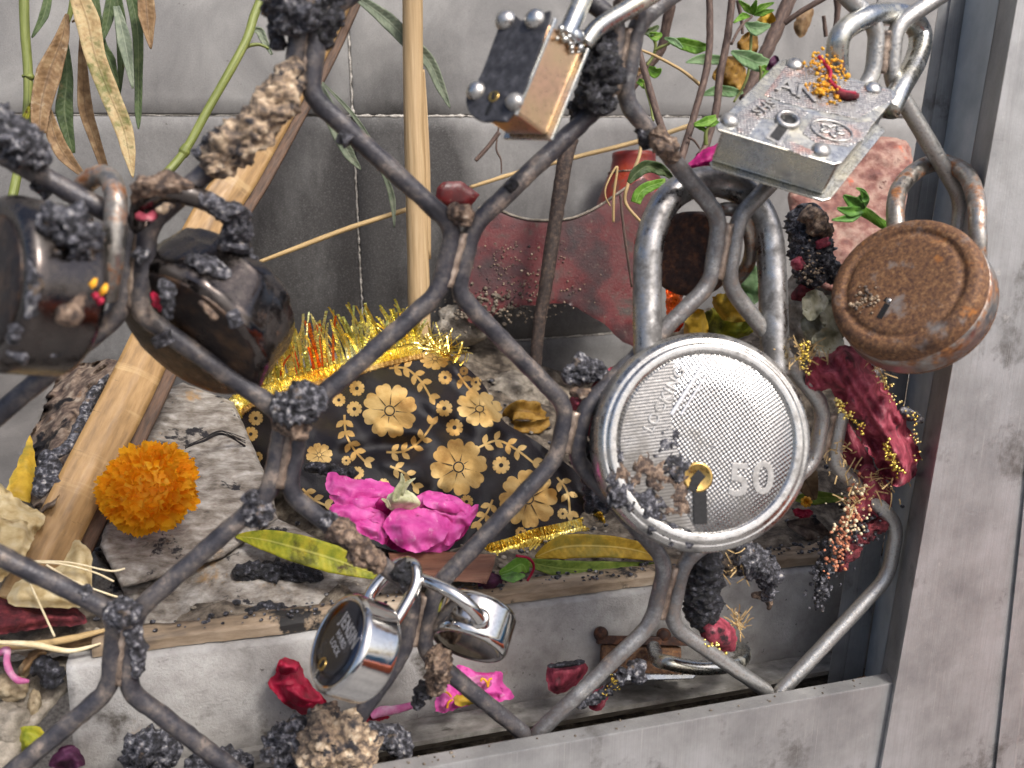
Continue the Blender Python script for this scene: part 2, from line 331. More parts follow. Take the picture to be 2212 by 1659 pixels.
M['clothblack'] = cloth_black()
def gold(name, a, b, c, metal=.85, rough=(.2, .42), scale=2.2):
    n = NT(name); co = n.coords()
    v = n.new('ShaderNodeTexVoronoi'); v.inputs['Scale'].default_value = scale; n.link(co, v.inputs['Vector'])
    g = n.noise(co, .06, 5); col = n.ramp(g, [(.35, C_(a)), (.5, C_(b)), (.66, C_(c))])
    n.set('Base Color', col); n.set('Metallic', metal); n.set('Roughness', n.step(v.outputs['Distance'], .0, .5, *rough))
    n.set('Normal', n.bump(v.outputs['Distance'], .7, .0003)); return n.m
M['goldprint'] = gold('gold_foil_print', '#94703c', '#bd9a5c', '#d6b87c', .7, (.3, .5))
M['goldtinsel'] = gold('gold_tinsel', '#c9a440', '#e6cc62', '#f6e9a0', .9, (.12, .3), .8)
M['tinsel_green'] = gold('greenish_gold_tinsel', '#a8a44a', '#d0cc70', '#eeecaa', .9, (.12, .3), .8)
M['tinsel_red'] = gold('red_orange_tinsel', '#b43a14', '#d2561c', '#e07a30', .7, (.15, .3), .8)
M['redpaint'] = pm('red_painted_sheet', [(.3, C_('#1c080a')), (.45, C_('#400c0e')), (.6, C_('#661214')), (.75, C_('#7c1c18'))], .05, rough=(.3, .6), bump=.4, bscale=1,
                  spots=[(C_('#3c302a'), .05, .53, .66), (C_('#5c5044'), .4, .62, .70), (C_('#a39682'), 1.0, .69, .73)])
M['redglass'] = pm('glossy_red_glaze', [(.3, C_('#4a0c0a')), (.5, C_('#7a1a10')), (.7, C_('#a63c1a'))], .035, rough=(.25, .5), bump=.3, coat=.25, spots=[(C_('#5a4a40'), .07, .56, .68), (C_('#a8421c'), .03, .60, .72)])
M['maroon'] = pm('maroon_cloth', [C_('#2c0c12'), C_('#551a22'), C_('#7a3236')], .35, rough=(.8, 1), bump=.9, bscale=1.4)
M['redcloth'] = pm('red_chiffon_cloth', [(.28, C_('#3c121c')), (.45, C_('#782434')), (.58, C_('#994050')), (.72, C_('#bc8084'))], .28, rough=(.6, .9), bump=.8, bscale=1.2, stretch=(1, 1, .5), spots=[(C_('#241418'), .08, .60, .66)])
M['wood'] = pm('brown_board', [(.3, C_('#4a2e22')), (.5, C_('#6f4a38')), (.7, C_('#8c6650'))], .2, rough=(.5, .8), stretch=(.12, 1, 1.5), bump=.5)
M['pebble'] = pm('pebble', [C_('#6a5a42'), C_('#94856a'), C_('#b3a68c')], .3, rough=(.6, .85), bump=.5)
M['pvc'] = pm('grey_white_plastic', [C_('#a9a7a0'), C_('#c4c2bb')], .1, rough=(.4, .6), bump=.2)
M['reflect_blue'] = pm('blue_for_reflections', [C_('#3d7fa0'), C_('#4d90b0')], .002, bump=0)  # blue and orange of the unseen pieces added for lock reflections
M['reflect_orange'] = pm('orange_for_reflections', [C_('#c4552a'), C_('#d4683a')], .002, bump=0)
M['facade_grey'] = pm('grey_plaster_wall', [C_('#8c8b89'), C_('#a5a4a2')], .002, bump=0)

# ------------------------------------------------------------------ shape helpers
def smooth_path(pts, sub=8):
    """Catmull-Rom through tuples"""
    n = len(pts); out = []
    for i in range(n-1):
        p0 = pts[max(i-1, 0)]; p1 = pts[i]; p2 = pts[i+1]; p3 = pts[min(i+2, n-1)]
        for k in range(sub):
            t = k/sub; out.append(tuple(.5*((2*b)+(c-a)*t+(2*a-5*b+4*c-d)*t*t+(3*b-a-3*c+d)*t**3) for a, b, c, d in zip(p0, p1, p2, p3)))
    out.append(tuple(pts[-1])); return out
def lerp_list(v, n):
    if isinstance(v, (int, float)): return [v]*n
    k = len(v); o = []
    for i in range(n):
        t = i/(n-1)*(k-1); a = min(int(t), k-2); o.append(v[a]+(v[a+1]-v[a])*(t-a))
    return o
def sweep(P, rad, sides=14, cap=True, disp=None, flat=1.0):
    """P: world points, rad: list of metres; returns verts, faces, uvs(mm)"""
    V, F, UV = [], [], []; n = len(P); ref = Vector((0.13, -1, .21)).normalized(); L = 0
    for i in range(n):
        t = (P[min(i+1, n-1)]-P[max(i-1, 0)]).normalized()
        if i: L += (P[i]-P[i-1]).length*1000
        a = ref-t*ref.dot(t); a.normalize(); b = t.cross(a)
        ref = a
        for k in range(sides):
            q = 2*math.pi*k/sides; d = a*math.cos(q)*flat+b*math.sin(q)
            r = rad[i]
            p = P[i]+d*r
            if disp: p = P[i]+d*(r+disp(p, r, i/(n-1)))
            V.append(p); UV.append((q*r*1000, L))
    for i in range(n-1):
        for k in range(sides):
            k2 = (k+1) % sides; F.append((i*sides+k, i*sides+k2, (i+1)*sides+k2, (i+1)*sides+k))
    if cap:
        for i, e in ((0, -1), (n-1, 1)):
            c = len(V); V.append(P[i]); UV.append((0, 0))
            for k in range(sides):
                k2 = (k+1) % sides
                F.append((c, i*sides+k, i*sides+k2) if e > 0 else (c, i*sides+k2, i*sides+k))
    return V, F, UV
def tube(name, pts, rpx, mat, parent=None, sides=14, sub=8, nz=0.0, nscale=300, curve=True, kind=None, soot=None, flat=1.0):
    """pts: (px, py, depth); rpx: radius in picture units (number or list)"""
    sp = smooth_path(pts, sub) if curve and len(pts) > 2 else smooth_path([pts[0], pts[-1]], sub*2) if len(pts) == 2 else pts
    rr = lerp_list(rpx, len(sp)); P = [at(*p) for p in sp]; rad = [r*upp(*p) for r, p in zip(rr, sp)]
    disp = (lambda p, r, t: noise.fractal(p*nscale, 1.0, 2.0, 4)*r*nz) if nz else None
    V, F, UV = sweep(P, rad, sides, True, disp, flat)
    at_ = [soot(v) for v in V] if soot else None
    return obj(name, V, F, mat, parent, True, UV, kind, at_)
def crust(name, pts, rpx, mat, parent=None, amp=.55, sub=8, sides=22, seed=0, freq=(260, 800), kind=None):
    sp = smooth_path(pts, sub) if len(pts) > 1 else pts
    if len(pts) > 2 or len(pts) == 2:
        sp = smooth_path(pts, int(sub*1.8))
    sides = int(sides*1.6)
    n = len(sp); rr = lerp_list(rpx, n); s = Vector((seed*3.1, seed*1.7, seed*.9))
    P, rad = [], []
    for i, (p, r) in enumerate(zip(sp, rr)):
        e = min(i, n-1-i)/(n-1)*2; e = min(1, e*3.2); e = math.sqrt(max(.02, 1-(1-e)**2))
        P.append(at(*p)); rad.append(max(r*e, r*.12)*upp(*p))
    def disp(p, r, t):
        a = noise.fractal(p*freq[0]+s, 1.0, 2.1, 3); b = noise.turbulence(p*freq[1]+s, 4, False)-.5
        v = noise.voronoi(p*freq[1]*.9+s)[0][0]
        fl = noise.noise(Vector((p.x*freq[1]*.55, p.y*freq[1]*.55, p.z*freq[1]*1.3))+s); fl = math.floor(fl*4)/4
        return r*amp*(a*.95+b*.35+fl*.55+(v-.35)*.25+.10*noise.noise(p*freq[1]*2.6))
    V, F, UV = sweep(P, rad, sides, True, disp)
    return obj(name, V, F, mat, parent, True, None, kind)
def blade(name, pts, wpx, mat, parent=None, fold=.25, sub=6, wave=.0, nx=6, thick=.00025, kind=None, twist=0.0, face=None):
    """leaf blade: half widths wpx, folded on its midrib, thin but with two faces"""
    sp = smooth_path(pts, sub); n = len(sp); ww = lerp_list(wpx, n); P = [at(*p) for p in sp]
    V, UV, F = [], [], []; L = 0
    for i in range(n):
        t = (P[min(i+1, n-1)]-P[max(i-1, 0)]).normalized(); view = (CAM-P[i]).normalized()
        if face is not None: view = face
        if i: L += (P[i]-P[i-1]).length*1000
        side = t.cross(view).normalized(); nor = side.cross(t).normalized()
        if twist:
            a = twist*(i/(n-1)-.3); side, nor = side*math.cos(a)+nor*math.sin(a), nor*math.cos(a)-side*math.sin(a)
        w = ww[i]*upp(*sp[i])
        for k in range(nx+1):
            s_ = k/nx*2-1
            z = abs(s_)*fold*w + wave*w*math.sin(i*.9+s_*2.0)*abs(s_)
            V.append(P[i]+side*(s_*w)+nor*z); UV.append((s_, L))
    for i in range(n-1):
        for k in range(nx):
            a = i*(nx+1)+k; F.append((a, a+1, a+nx+2, a+nx+1))
    o = obj(name, V, F, mat, parent, True, UV, kind)
    md = o.modifiers.new('thickness', 'SOLIDIFY'); md.thickness = thick; md.offset = -1
    return o
def poly_smooth(poly, sub=4):
    n = len(poly); out = []
    for i in range(n):
        p0, p1, p2, p3 = poly[i-1], poly[i], poly[(i+1) % n], poly[(i+2) % n]
        for k in range(sub):
            t = k/sub; out.append(tuple(.5*((2*b)+(c-a)*t+(2*a-5*b+4*c-d)*t*t+(3*b-a-3*c+d)*t**3) for a, b, c, d in zip(p0, p1, p2, p3)))
    return out
def fill(poly, step):
    xs = [p[0] for p in poly]; ys = [p[1] for p in poly]
    pts = [Vector(p) for p in poly]; n = len(pts); edges = [(i, (i+1) % n) for i in range(n)]
    x = min(xs); r = 0
    def inside(a, b):
        c = False; j = n-1
        for i in range(n):
            if (poly[i][1] > b) != (poly[j][1] > b) and a < (poly[j][0]-poly[i][0])*(b-poly[i][1])/(poly[j][1]-poly[i][1])+poly[i][0]: c = not c
            j = i
        return c
    yy = min(ys); row = 0
    while yy < max(ys):
        xx = min(xs)+(step*.5 if row % 2 else 0)
        while xx < max(xs):
            if inside(xx, yy): pts.append(Vector((xx+ryd(step*.12), yy+ryd(step*.12))))
            xx += step
        yy += step*.87; row += 1
    v, e, f, *_ = delaunay_2d_cdt(pts, edges, [], 1, 1e-4)
    return v, f
def edge_dist(p, poly):
    best = 1e9; n = len(poly)
    for i in range(n):
        ax, ay = poly[i]; bx, by = poly[(i+1) % n]; dx, dy = bx-ax, by-ay
        l = dx*dx+dy*dy or 1e-9; t = max(0, min(1, ((p[0]-ax)*dx+(p[1]-ay)*dy)/l))
        d = math.hypot(p[0]-ax-t*dx, p[1]-ay-t*dy)
        if d < best: best = d
    return best
def plane3(a, b, c):
    """depth function from three (px, py, y) points that lie on one plane"""
    A, B, D = at(*a), at(*b), at(*c); nrm = (B-A).cross(D-A)
    def f(px, py):
        d = ray(px, py); den = nrm.dot(d)
        return CAM + d*(nrm.dot(A-CAM)/den)
    return f
def flat_y(y): return lambda px, py: at(px, py, y)
def relief(name, poly, pos, mat, parent=None, step=8, bulge=0.0, rim=30, amp=0.0, freq=120, thick=.003, sub=4, smooth=True, kind=None, seed=0, back=None, extra=None, ridged=False, attr=None, ruffle=0.0, jag=None):
    """solid piece with a traced outline: its front stands at pos(px, py), swells by bulge (m) from a rim of that many units, and has a real back"""
    P2 = poly_smooth(poly, sub) if sub > 1 else poly
    jag = (2.2 if sub > 1 else 1.0) if jag is None else jag
    if jag:
        out = []; n_ = len(P2)
        for i in range(n_):
            a, b = P2[i], P2[(i+1) % n_]; k = max(1, int(math.hypot(b[0]-a[0], b[1]-a[1])/max(4, step)))
            out += [(a[0]+(b[0]-a[0])*j/k, a[1]+(b[1]-a[1])*j/k) for j in range(k)]
        P2 = [(x+jag*(noise.noise(Vector((x*.07, y*.07, seed*3.3+.5)))+.6*noise.noise(Vector((x*.25, y*.25, seed+9.5))))*1.6, y+jag*(noise.noise(Vector((x*.07, y*.07, seed*3.3+20.5)))+.6*noise.noise(Vector((x*.25, y*.25, seed+29.5))))*1.6) for x, y in out]
    v2, f2 = fill(P2, step); V, UV = [], []; s = Vector((seed*2.3, seed*.7, seed*1.9))
    from collections import Counter
    for v in v2:
        w = pos(v[0], v[1]); vd = (CAM-w).normalized()
        if bulge or amp:
            d = min(1.0, edge_dist(v, P2)/rim) if bulge else 1
            h = bulge*(math.sqrt(max(0, 1-(1-d)**2)) if thick > .0045 else d*d*(3-2*d))
            if ruffle and d < 1: h += ruffle*(1-d)**1.4*noise.noise(w*210+s)*2
            if amp:
                q = noise.fractal(w*freq+s, 1.0, 2.0, 4) if not ridged else noise.ridged_multi_fractal(w*freq+s, 1.0, 2.0, 4, 1.0, 2.0)-1
                h += amp*q
            w = w+vd*h
        if extra: w = w+vd*extra(v[0], v[1])
        V.append(w); UV.append(((v[0]-P2[0][0])/100, (v[1]-P2[0][1])/100))
    F = []; cnt = Counter()
    for f in f2:
        a, b, c = (V[i] for i in f[:3])
        f = list(f) if (b-a).cross(c-a).dot(CAM-a) > 0 else list(f)[::-1]
        F.append(tuple(f))
        for i in range(len(f)): cnt[(f[i], f[(i+1) % len(f)])] += 1
    n0 = len(V); bd = back or Vector((ray(P2[0][0], P2[0][1]).normalized()))
    edge = [(a, b) for (a, b) in cnt if (b, a) not in cnt]
    V += [V[i]+bd*thick for i in range(n0)]; UV += UV[:n0]
    F += [tuple(i+n0 for i in f[::-1]) for f in F]
    if thick > .0045: F += [(b, a, a+n0, b+n0) for a, b in edge]
    else:
        for a, b in edge:
            k0 = len(V); V += [V[b], V[a], V[a+n0], V[b+n0]]; UV += [UV[b], UV[a], UV[a], UV[b]]; F.append((k0, k0+1, k0+2, k0+3))
    at_ = [attr(v) for v in V] if attr else None
    return obj(name, V, F, mat, parent, smooth, UV, kind, at_)
class Frame:
    """local axes at a picture point: x right, y up (hint), z out of the front face; units are picture units at that depth"""
    def __init__(s, px, py, y, n, up):
        s.o = at(px, py, y); s.s = upp(px, py, y)
        c = lambda v: (RGT*v[0]+UPV*v[1]-FWD*v[2])
        s.z = c(n).normalized(); u = c((up[0], up[1], up[2] if len(up) > 2 else 0)); u = u-s.z*u.dot(s.z); s.y = u.normalized(); s.x = s.y.cross(s.z)
    def __call__(s, x, y, z=0): return s.o+(s.x*x+s.y*y+s.z*z)*s.s
def lathe(name, fr, prof, mat, parent=None, seg=72, smooth=True, kind=None, jit=0.0):
    V, F, UV = [], [], []
    for (r, z) in prof:
        for k in range(seg):
            a = 2*math.pi*k/seg; x, y = r*math.cos(a), r*math.sin(a); p = fr(x, y, z)
            if jit: p = p+(p-fr(0, 0, z)).normalized()*noise.fractal(p*180, 1, 2, 3)*jit*fr.s*min(1, r/20)
            V.append(p); UV.append((x, y))
    for i in range(len(prof)-1):
        for k in range(seg):
            k2 = (k+1) % seg; F.append((i*seg+k, (i+1)*seg+k, (i+1)*seg+k2, i*seg+k2))
    for i, e in ((0, 1), (len(prof)-1, -1)):
        if prof[i][0] > 1e-6:
            F.append(tuple(range(i*seg, i*seg+seg)) if e > 0 else tuple(range(i*seg+seg-1, i*seg-1, -1)))
    # orient outward relative to the solid: profile runs from the front centre outward to the back centre
    o = obj(name, V, F, mat, parent, smooth, UV, kind)
    bm = bmesh.new(); bm.from_mesh(o.data); bmesh.ops.remove_doubles(bm, verts=bm.verts, dist=1e-7); bmesh.ops.recalc_face_normals(bm, faces=bm.faces); bm.to_mesh(o.data); bm.free()
    return o
def rounded(pr, r=4, k=4):
    """round the corners of an open profile of (r, z) points"""
    out = [pr[0]]
    for i in range(1, len(pr)-1):
        a, b, c = Vector(pr[i-1]), Vector(pr[i]), Vector(pr[i+1])
        q = min(r, (a-b).length*.45, (c-b).length*.45); p0 = b+(a-b).normalized()*q; p1 = b+(c-b).normalized()*q
        for j in range(k+1):
            t = j/k; out.append(tuple(p0*(1-t)**2+b*2*t*(1-t)+p1*t*t))
    out.append(pr[-1]); return out
def prism(name, fr, poly, z0, z1, mat, parent=None, bevel=2.0, smooth=False, segs=2):
    bm = bmesh.new(); v0 = [bm.verts.new(fr(x, y, z0)) for x, y in poly]; v1 = [bm.verts.new(fr(x, y, z1)) for x, y in poly]
    n = len(poly); bm.faces.new(v0[::-1]); bm.faces.new(v1)
    for i in range(n): bm.faces.new((v0[i], v0[(i+1) % n], v1[(i+1) % n], v1[i]))
    bmesh.ops.recalc_face_normals(bm, faces=bm.faces)
    if bevel: bmesh.ops.bevel(bm, geom=bm.edges[:], offset=bevel*fr.s, segments=segs, affect='EDGES', profile=.6, clamp_overlap=True)
    me = bpy.data.meshes.new(name)
    ul = bm.loops.layers.uv.new('UVMap'); inv = 1/fr.s
    for f in bm.faces:
        for l in f.loops:
            d = l.vert.co-fr.o; l[ul].uv = (d.dot(fr.x)*inv, d.dot(fr.y)*inv)
    bm.to_mesh(me); bm.free()
    if smooth: me.polygons.foreach_set('use_smooth', [True]*len(me.polygons))
    o = bpy.data.objects.new(name, me); COL.objects.link(o); me.materials.append(mat)
    if parent is not None: o.parent = parent
    return o
def wbox(name, x0, x1, y0, y1, z0, z1, mat, parent=None, bevel=.0006):
    bm = bmesh.new(); bmesh.ops.create_cube(bm, size=1.0)
    for v in bm.verts: v.co = Vector(((x0+x1)/2+v.co.x*(x1-x0), (y0+y1)/2+v.co.y*(y1-y0), (z0+z1)/2+v.co.z*(z1-z0)))
    if bevel: bmesh.ops.bevel(bm, geom=bm.edges[:], offset=bevel, segments=2, affect='EDGES', profile=.7)
    v, f = bm_out(bm); return obj(name, v, f, mat, parent, False)
def text_part(name, s, fr, place, size, mat, parent, ext=1.0, shear=0, font_scale=(1, 1)):
    """raised lettering; place: (x, y, angle) -> on the face plane of frame fr at height z"""
    cu = bpy.data.curves.new(name, 'FONT'); cu.body = s; cu.size = 1.0; cu.align_x = 'CENTER'; cu.align_y = 'CENTER'; cu.resolution_u = 3
    cu.extrude = .05; cu.bevel_depth = .02
    cu.space_character = 1.1
    o = bpy.data.objects.new(name, cu); COL.objects.link(o)
    dg = bpy.context.evaluated_depsgraph_get(); dg.update()
    me = bpy.data.meshes.new_from_object(o.evaluated_get(dg)); bpy.data.objects.remove(o)
    x0, y0, z0, ang = place; c, sn = math.cos(ang), math.sin(ang)
    V = []
    for v in me.vertices:
        x = v.co.x*size*font_scale[0]; y = v.co.y*size*font_scale[1]; V.append(fr(x0+x*c-y*sn, y0+x*sn+y*c, z0+v.co.z*ext*20))
    F = [tuple(p.vertices) for p in me.polygons]
    return obj(name, V, F, mat, parent, False)
def blobs(name, centers, mat, parent=None, kind='stuff', squash=1.0, sub=1):
    """many small rounded grains in one mesh: centers = (world point, radius)"""
    bm = bmesh.new(); bmesh.ops.create_icosphere(bm, subdivisions=sub, radius=1.0); tv = [v.co.copy() for v in bm.verts]; bm.verts.index_update(); tf = [[q.index for q in f.verts] for f in bm.faces]; bm.free()
    V, F = [], []
    for p, r in centers:
        o = len(V); ax = Vector((random.uniform(.7, 1.2), random.uniform(.7, 1.2), random.uniform(.6, 1.1)*squash))
        for v in tv: V.append(p+Vector((v.x*ax.x, v.y*ax.y, v.z*ax.z))*r*random.uniform(.85, 1.15))
        F += [tuple(i+o for i in f) for f in tf]
    return obj(name, V, F, mat, parent, True, None, kind)
def zc(f, ox, oy):
    """picture units from a zoomed view of the photograph"""
    return lambda *pts: [(ox+p[0]*f, oy+p[1]*f)+tuple(p[2:]) for p in pts]
Z1 = zc(.3377, 0, 0); Z2 = zc(.3377, 542, 0); Z3 = zc(.3377, 976, 0); Z4 = zc(.3377, 1482, 0); Z5 = zc(.3377, 0, 343)
Z6 = zc(.403, 470, 614); Z8 = zc(.599, 1672, 325); Y0 = zc(.2723, 0, 813); Y1 = zc(.2941, 0, 1211); Y2 = zc(.3028, 542, 1157)
Y3 = zc(.4085, 1084, 1157); Y4 = zc(.3159, 949, 289); Y5 = zc(.2724, 1310, 0); Y6 = zc(.2288, 1699, 253)
def dep(pts, *ys):
    yy = lerp_list(list(ys) if len(ys) > 1 else ys[0], len(pts)); return [(p[0], p[1], y) for p, y in zip(pts, yy)]

# ================================================================== SETTING
def struct(o): o['kind'] = 'structure'; return o
wbox_ground = struct(obj('ground', [(-400, -400, -.9), (400, -400, -.9), (400, 400, -.9), (-400, 400, -.9)], [(0, 1, 2, 3)], M['yard'], None, False))

# ---- back wall of marble tiles
WY = .26
wall = thing('stone_wall', 'grey marble tiled back wall stained black with soot in the middle', 'wall')
J0 = at(762, 250, WY); TH_ = .1225; TW = .315; GA = math.radians(-2.0)
def sstep0(a, b, x):
    t = max(0, min(1, (x-a)/(b-a))); return t*t*(3-2*t)
def wsoot(v):
    x, z = v.x, v.z
    g = math.exp(-((x-.030)/.075)**2-((z-.115)/.085)**2)*.95
    g += math.exp(-((x-.025)/.030)**2-((z-.19)/.06)**2)*.75
    g += math.exp(-((x+.03)/.06)**2-((z-.13)/.07)**2)*.35
    g += math.exp(-((x-.16)/.09)**2-((z-.07)/.05)**2)*.2
    g += .16*sstep0(.03, -.03, x)+(.10 if z < J0.z-.0 and x < .05 else 0)
    g += .06
    return min(1.0, g)
def wp(u, v, d=0.0):                                       # wall grid -> world
    return Vector((J0.x+u*math.cos(GA)+v*math.sin(GA), WY+d, J0.z-u*math.sin(GA)+v*math.cos(GA)))
for ci in range(-2, 2):
    for ri in range(-2, 3):
        g = .0005; u0, u1, v0, v1 = ci*TW+g, (ci+1)*TW-g, ri*TH_+g, (ri+1)*TH_-g
        nx, nz = 40, 18; V, F = [], []; dz = ryd(.0002)
        for j in range(nz+1):
            for i in range(nx+1):
                e = 0 if 0 < i < nx and 0 < j < nz else .0005
                u = u0 if i == 0 else u1 if i == nx else u0+.0007+(u1-u0-.0014)*(i-1)/(nx-2); v = v0 if j == 0 else v1 if j == nz else v0+.0007+(v1-v0-.0014)*(j-1)/(nz-2)
                ch = 0
                if e: 
                    p_ = wp(u, v); ch = max(0, noise.noise(p_*160))*.0005
                    du = (1 if i == 0 else -1 if i == nx else 0)*ch; dv = (1 if j == 0 else -1 if j == nz else 0)*ch
                    u += du; v += dv
                V.append(wp(u, v, e+dz))
        for j in range(nz):
            for i in range(nx):
                a = j*(nx+1)+i; F.append((a, a+1, a+nx+2, a+nx+1))
        n0 = len(V); ring = [i for i in range(nx+1)]+[(j)*(nx+1)+nx for j in range(1, nz+1)]+[nz*(nx+1)+i for i in range(nx-1, -1, -1)]+[j*(nx+1) for j in range(nz-1, 0, -1)]
        for r_ in ring: V.append(V[r_]+Vector((0, .008, 0)))
        for k in range(len(ring)):
            k2 = (k+1) % len(ring); F.append((ring[k2], ring[k], n0+k, n0+k2))
        obj('tile', V, F, M['marble'], wall, True, None, None, [wsoot(v) for v in V])
V = [wp(-2*TW, -3*TH_, .0022), wp(2*TW, -3*TH_, .0022), wp(2*TW, 3*TH_, .0022), wp(-2*TW, 3*TH_, .0022)]
V += [v+Vector((0, .05, 0)) for v in V]
obj('grout_bed', V, [(0, 1, 2, 3), (7, 6, 5, 4), (0, 4, 5, 1), (1, 5, 6, 2), (2, 6, 7, 3), (3, 7, 4, 0)], M['grout'], wall, False)
# lime squeezed out of the joints
def lime(u0, v0, u1, v1, r, seed):
    n = 60; P = [wp(u0+(u1-u0)*i/n+.0006*noise.noise(Vector((i*.7, seed, 0))), v0+(v1-v0)*i/n+.0006*noise.noise(Vector((i*.7, seed, 5))), .0004) for i in range(n+1)]
    rad = [max(.00008, r*(.55+.9*noise.noise(Vector((i*.45, seed, 9))))) for i in range(n+1)]
    V, F, UV = sweep(P, rad, 7, True, lambda p, rr, t: noise.fractal(p*900, 1, 2, 3)*rr*.8); obj('grout_line', V, F, M['grout_white'], wall)
lime(-.005, 0, .09, 0, .0010, 1); lime(.09, 0, .20, 0, .0006, 2); lime(0, .0, 0, .115, .0009, 3); lime(0, -.105, 0, -.02, .0007, 4); lime(.06, -TH_, .18, -TH_, .0009, 5); lime(-.26, 0, -.05, 0, .0003, 6)

# ---- soil bed behind the kerb
def soil_z(x, y):
    t = max(0, min(1, (y-.05)/.2)); z = .0425+.0135*t
    p = Vector((x, y, 0)); z += noise.fractal(p*45, 1, 2, 4)*.004+noise.fractal(p*240, 1, 2, 3)*.0016
    z += .040*math.exp(-((x-.055)/.055)**2)*max(0, min(1, (y-.14)/.11))
    z += .050*math.exp(-((x-.215)/.06)**2)*max(0, min(1, (y-.07)/.10))
    z += .030*math.exp(-((x+.03)/.04)**2)*max(0, min(1, (y-.10)/.10))
    return z
nx, ny = 190, 70; V, F = [], []
for j in range(ny+1):
    for i in range(nx+1):
        x = -.30+.80*i/nx; y = .052+.215*j/ny; V.append(Vector((x, y, soil_z(x, y))))
for j in range(ny):
    for i in range(nx):
        a = j*(nx+1)+i; F.append((a, a+1, a+nx+2, a+nx+1))
struct(obj('soil', V, F, M['soil'], None, True))

# ---- kerb slab along the front (with worn, chipped top)
kerb = thing('stone_kerb', 'long pale grey stone kerb with scorched tan top edge behind the grille', 'kerb')
def kerb_part(x0, x1, y0, y1, z0, z1, mat, amp, name):
    nx, k = int((x1-x0)/.0022), 9; V, F = [], []
    prof = [(y0, z0), (y0, z0+(z1-z0)*.35), (y0, z0+(z1-z0)*.7), (y0, z1-.0012), (y0+.0012, z1), (y0+(y1-y0)*.4, z1+.0004), (y0+(y1-y0)*.7, z1), (y1, z1-.0003), (y1, z0)]
    for i in range(nx+1):
        x = x0+(x1-x0)*i/nx
        for (y, z) in prof:
            p = Vector((x, y, z)); n1 = noise.fractal(p*60, 1, 2, 4); n2 = noise.fractal(p*300, 1, 2, 3)
            V.append(Vector((x, y+n1*amp+n2*amp*.4, z+(n2*amp*.5+n1*amp*.6 if z > z0 else 0))))
    for i in range(nx):
        for j in range(k-1):
            a = i*k+j; F.append((a, a+k, a+k+1, a+1))
    F += [tuple(range(k)), tuple(range(nx*k+k-1, nx*k-1, -1))]
    return obj(name, V, F, mat, kerb, True)
kerb_part(-.122, .30, .044, .062, -.02, .0405, M['kerb'], .0007, 'slab')
kerb_part(-.115, .30,   .0465, .056, .0412, .0455, M['kerb_top'], .0007, 'top_course')
# sill the rail stands on
struct(obj('sill', [(-.4, -.01, -.006), (.4, -.01, -.006), (.4, .06, -.006), (-.4, .06, -.006), (-.4, -.01, -.02), (.4, -.01, -.02), (.4, .06, -.02), (-.4, .06, -.02)], [(0, 1, 2, 3), (7, 6, 5, 4), (0, 4, 5, 1), (1, 5, 6, 2), (2, 6, 7, 3), (3, 7, 4, 0)], M['soil'], None, False))

# ---- aluminium frame: post, bottom rail, inner rail
frame = thing('metal_frame', 'weathered aluminium frame with wide post and low bottom rail', 'frame')
def strip_post(cols, mat, name, thick=.003, n=30):
    """cols: list of (px_top, px_bottom, y) edges; swept from above to below the picture"""
    V, F = [], []; k = len(cols)
    for i in range(n+1):
        t = i/n; py = -60+1800*t
        for (a, b, y) in cols: V.append(at(a+(b-a)*t, py, y))
    n0 = len(V); bk = Vector((.6, .8, 0)).normalized()*thick
    V += [v+bk for v in V]
    for i in range(n):
        for j in range(k-1):
            a = i*k+j; F.append((a, a+k, a+k+1, a+1)); F.append((a+n0, a+1+n0, a+k+1+n0, a+k+n0))
        a = i*k; F.append((a, a+n0, a+k+n0, a+k)); a = i*k+k-1; F.append((a, a+k, a+k+n0, a+n0))
    F.append(tuple(range(k))+tuple(n0+i for i in range(k-1, -1, -1))); b0 = n*k
    F.append(tuple(b0+i for i in range(k-1, -1, -1))+tuple(n0+b0+i for i in range(k)))
    return obj(name, V, F, mat, frame, False)
YF = -.014
strip_post([(2171, 1854, .000), (2205, 1885, YF+.001), (2209, 1889, YF), (2330, 2140, YF), (2334, 2143, YF-.0012), (2372, 2182, YF-.0012), (2376, 2186, YF), (2700, 2520, YF), (2720, 2540, .04)], M['alum'], 'post')
strip_post([(2096, 1826, .020), (2169, 1853, .0005)], M['alum_skylit'], 'post_channel', .002)
strip_post([(2040, 1744, .0225), (2062, 1776, .022), (2064, 1778, .0212), (2096, 1820, .0212)], M['alum'], 'post_flange', .002)
zb = at(1500, 1553, -.012).z
x1b = at(1943, 1480, -.0125).x
wbox('bottom_rail', -.35, x1b, -.012, -.0062, zb-.05, zb, M['alum'], frame, .0005)
zr = at(1330, 1515, .03).z
V = []
xr0, xr1 = -.35, at(1832, 1440, .03).x
zf_, zk_ = at(1330, 1528, .024).z, at(1330, 1492, .038).z
inner = [(.024, zf_-.0016), (.024, zf_), (.038, zk_), (.0405, zk_), (.0405, zk_-.0035), (.030, zk_-.0045)]
V = [Vector((x, y, z)) for x in (xr0, xr1) for (y, z) in inner]; k = len(inner)
F = [(j, (j+1) % k, (j+1) % k+k, j+k) for j in range(k)]+[tuple(range(k-1, -1, -1)), tuple(range(k, 2*k))]
obj('inner_rail', V, F, M['rail_dull'], frame, False)
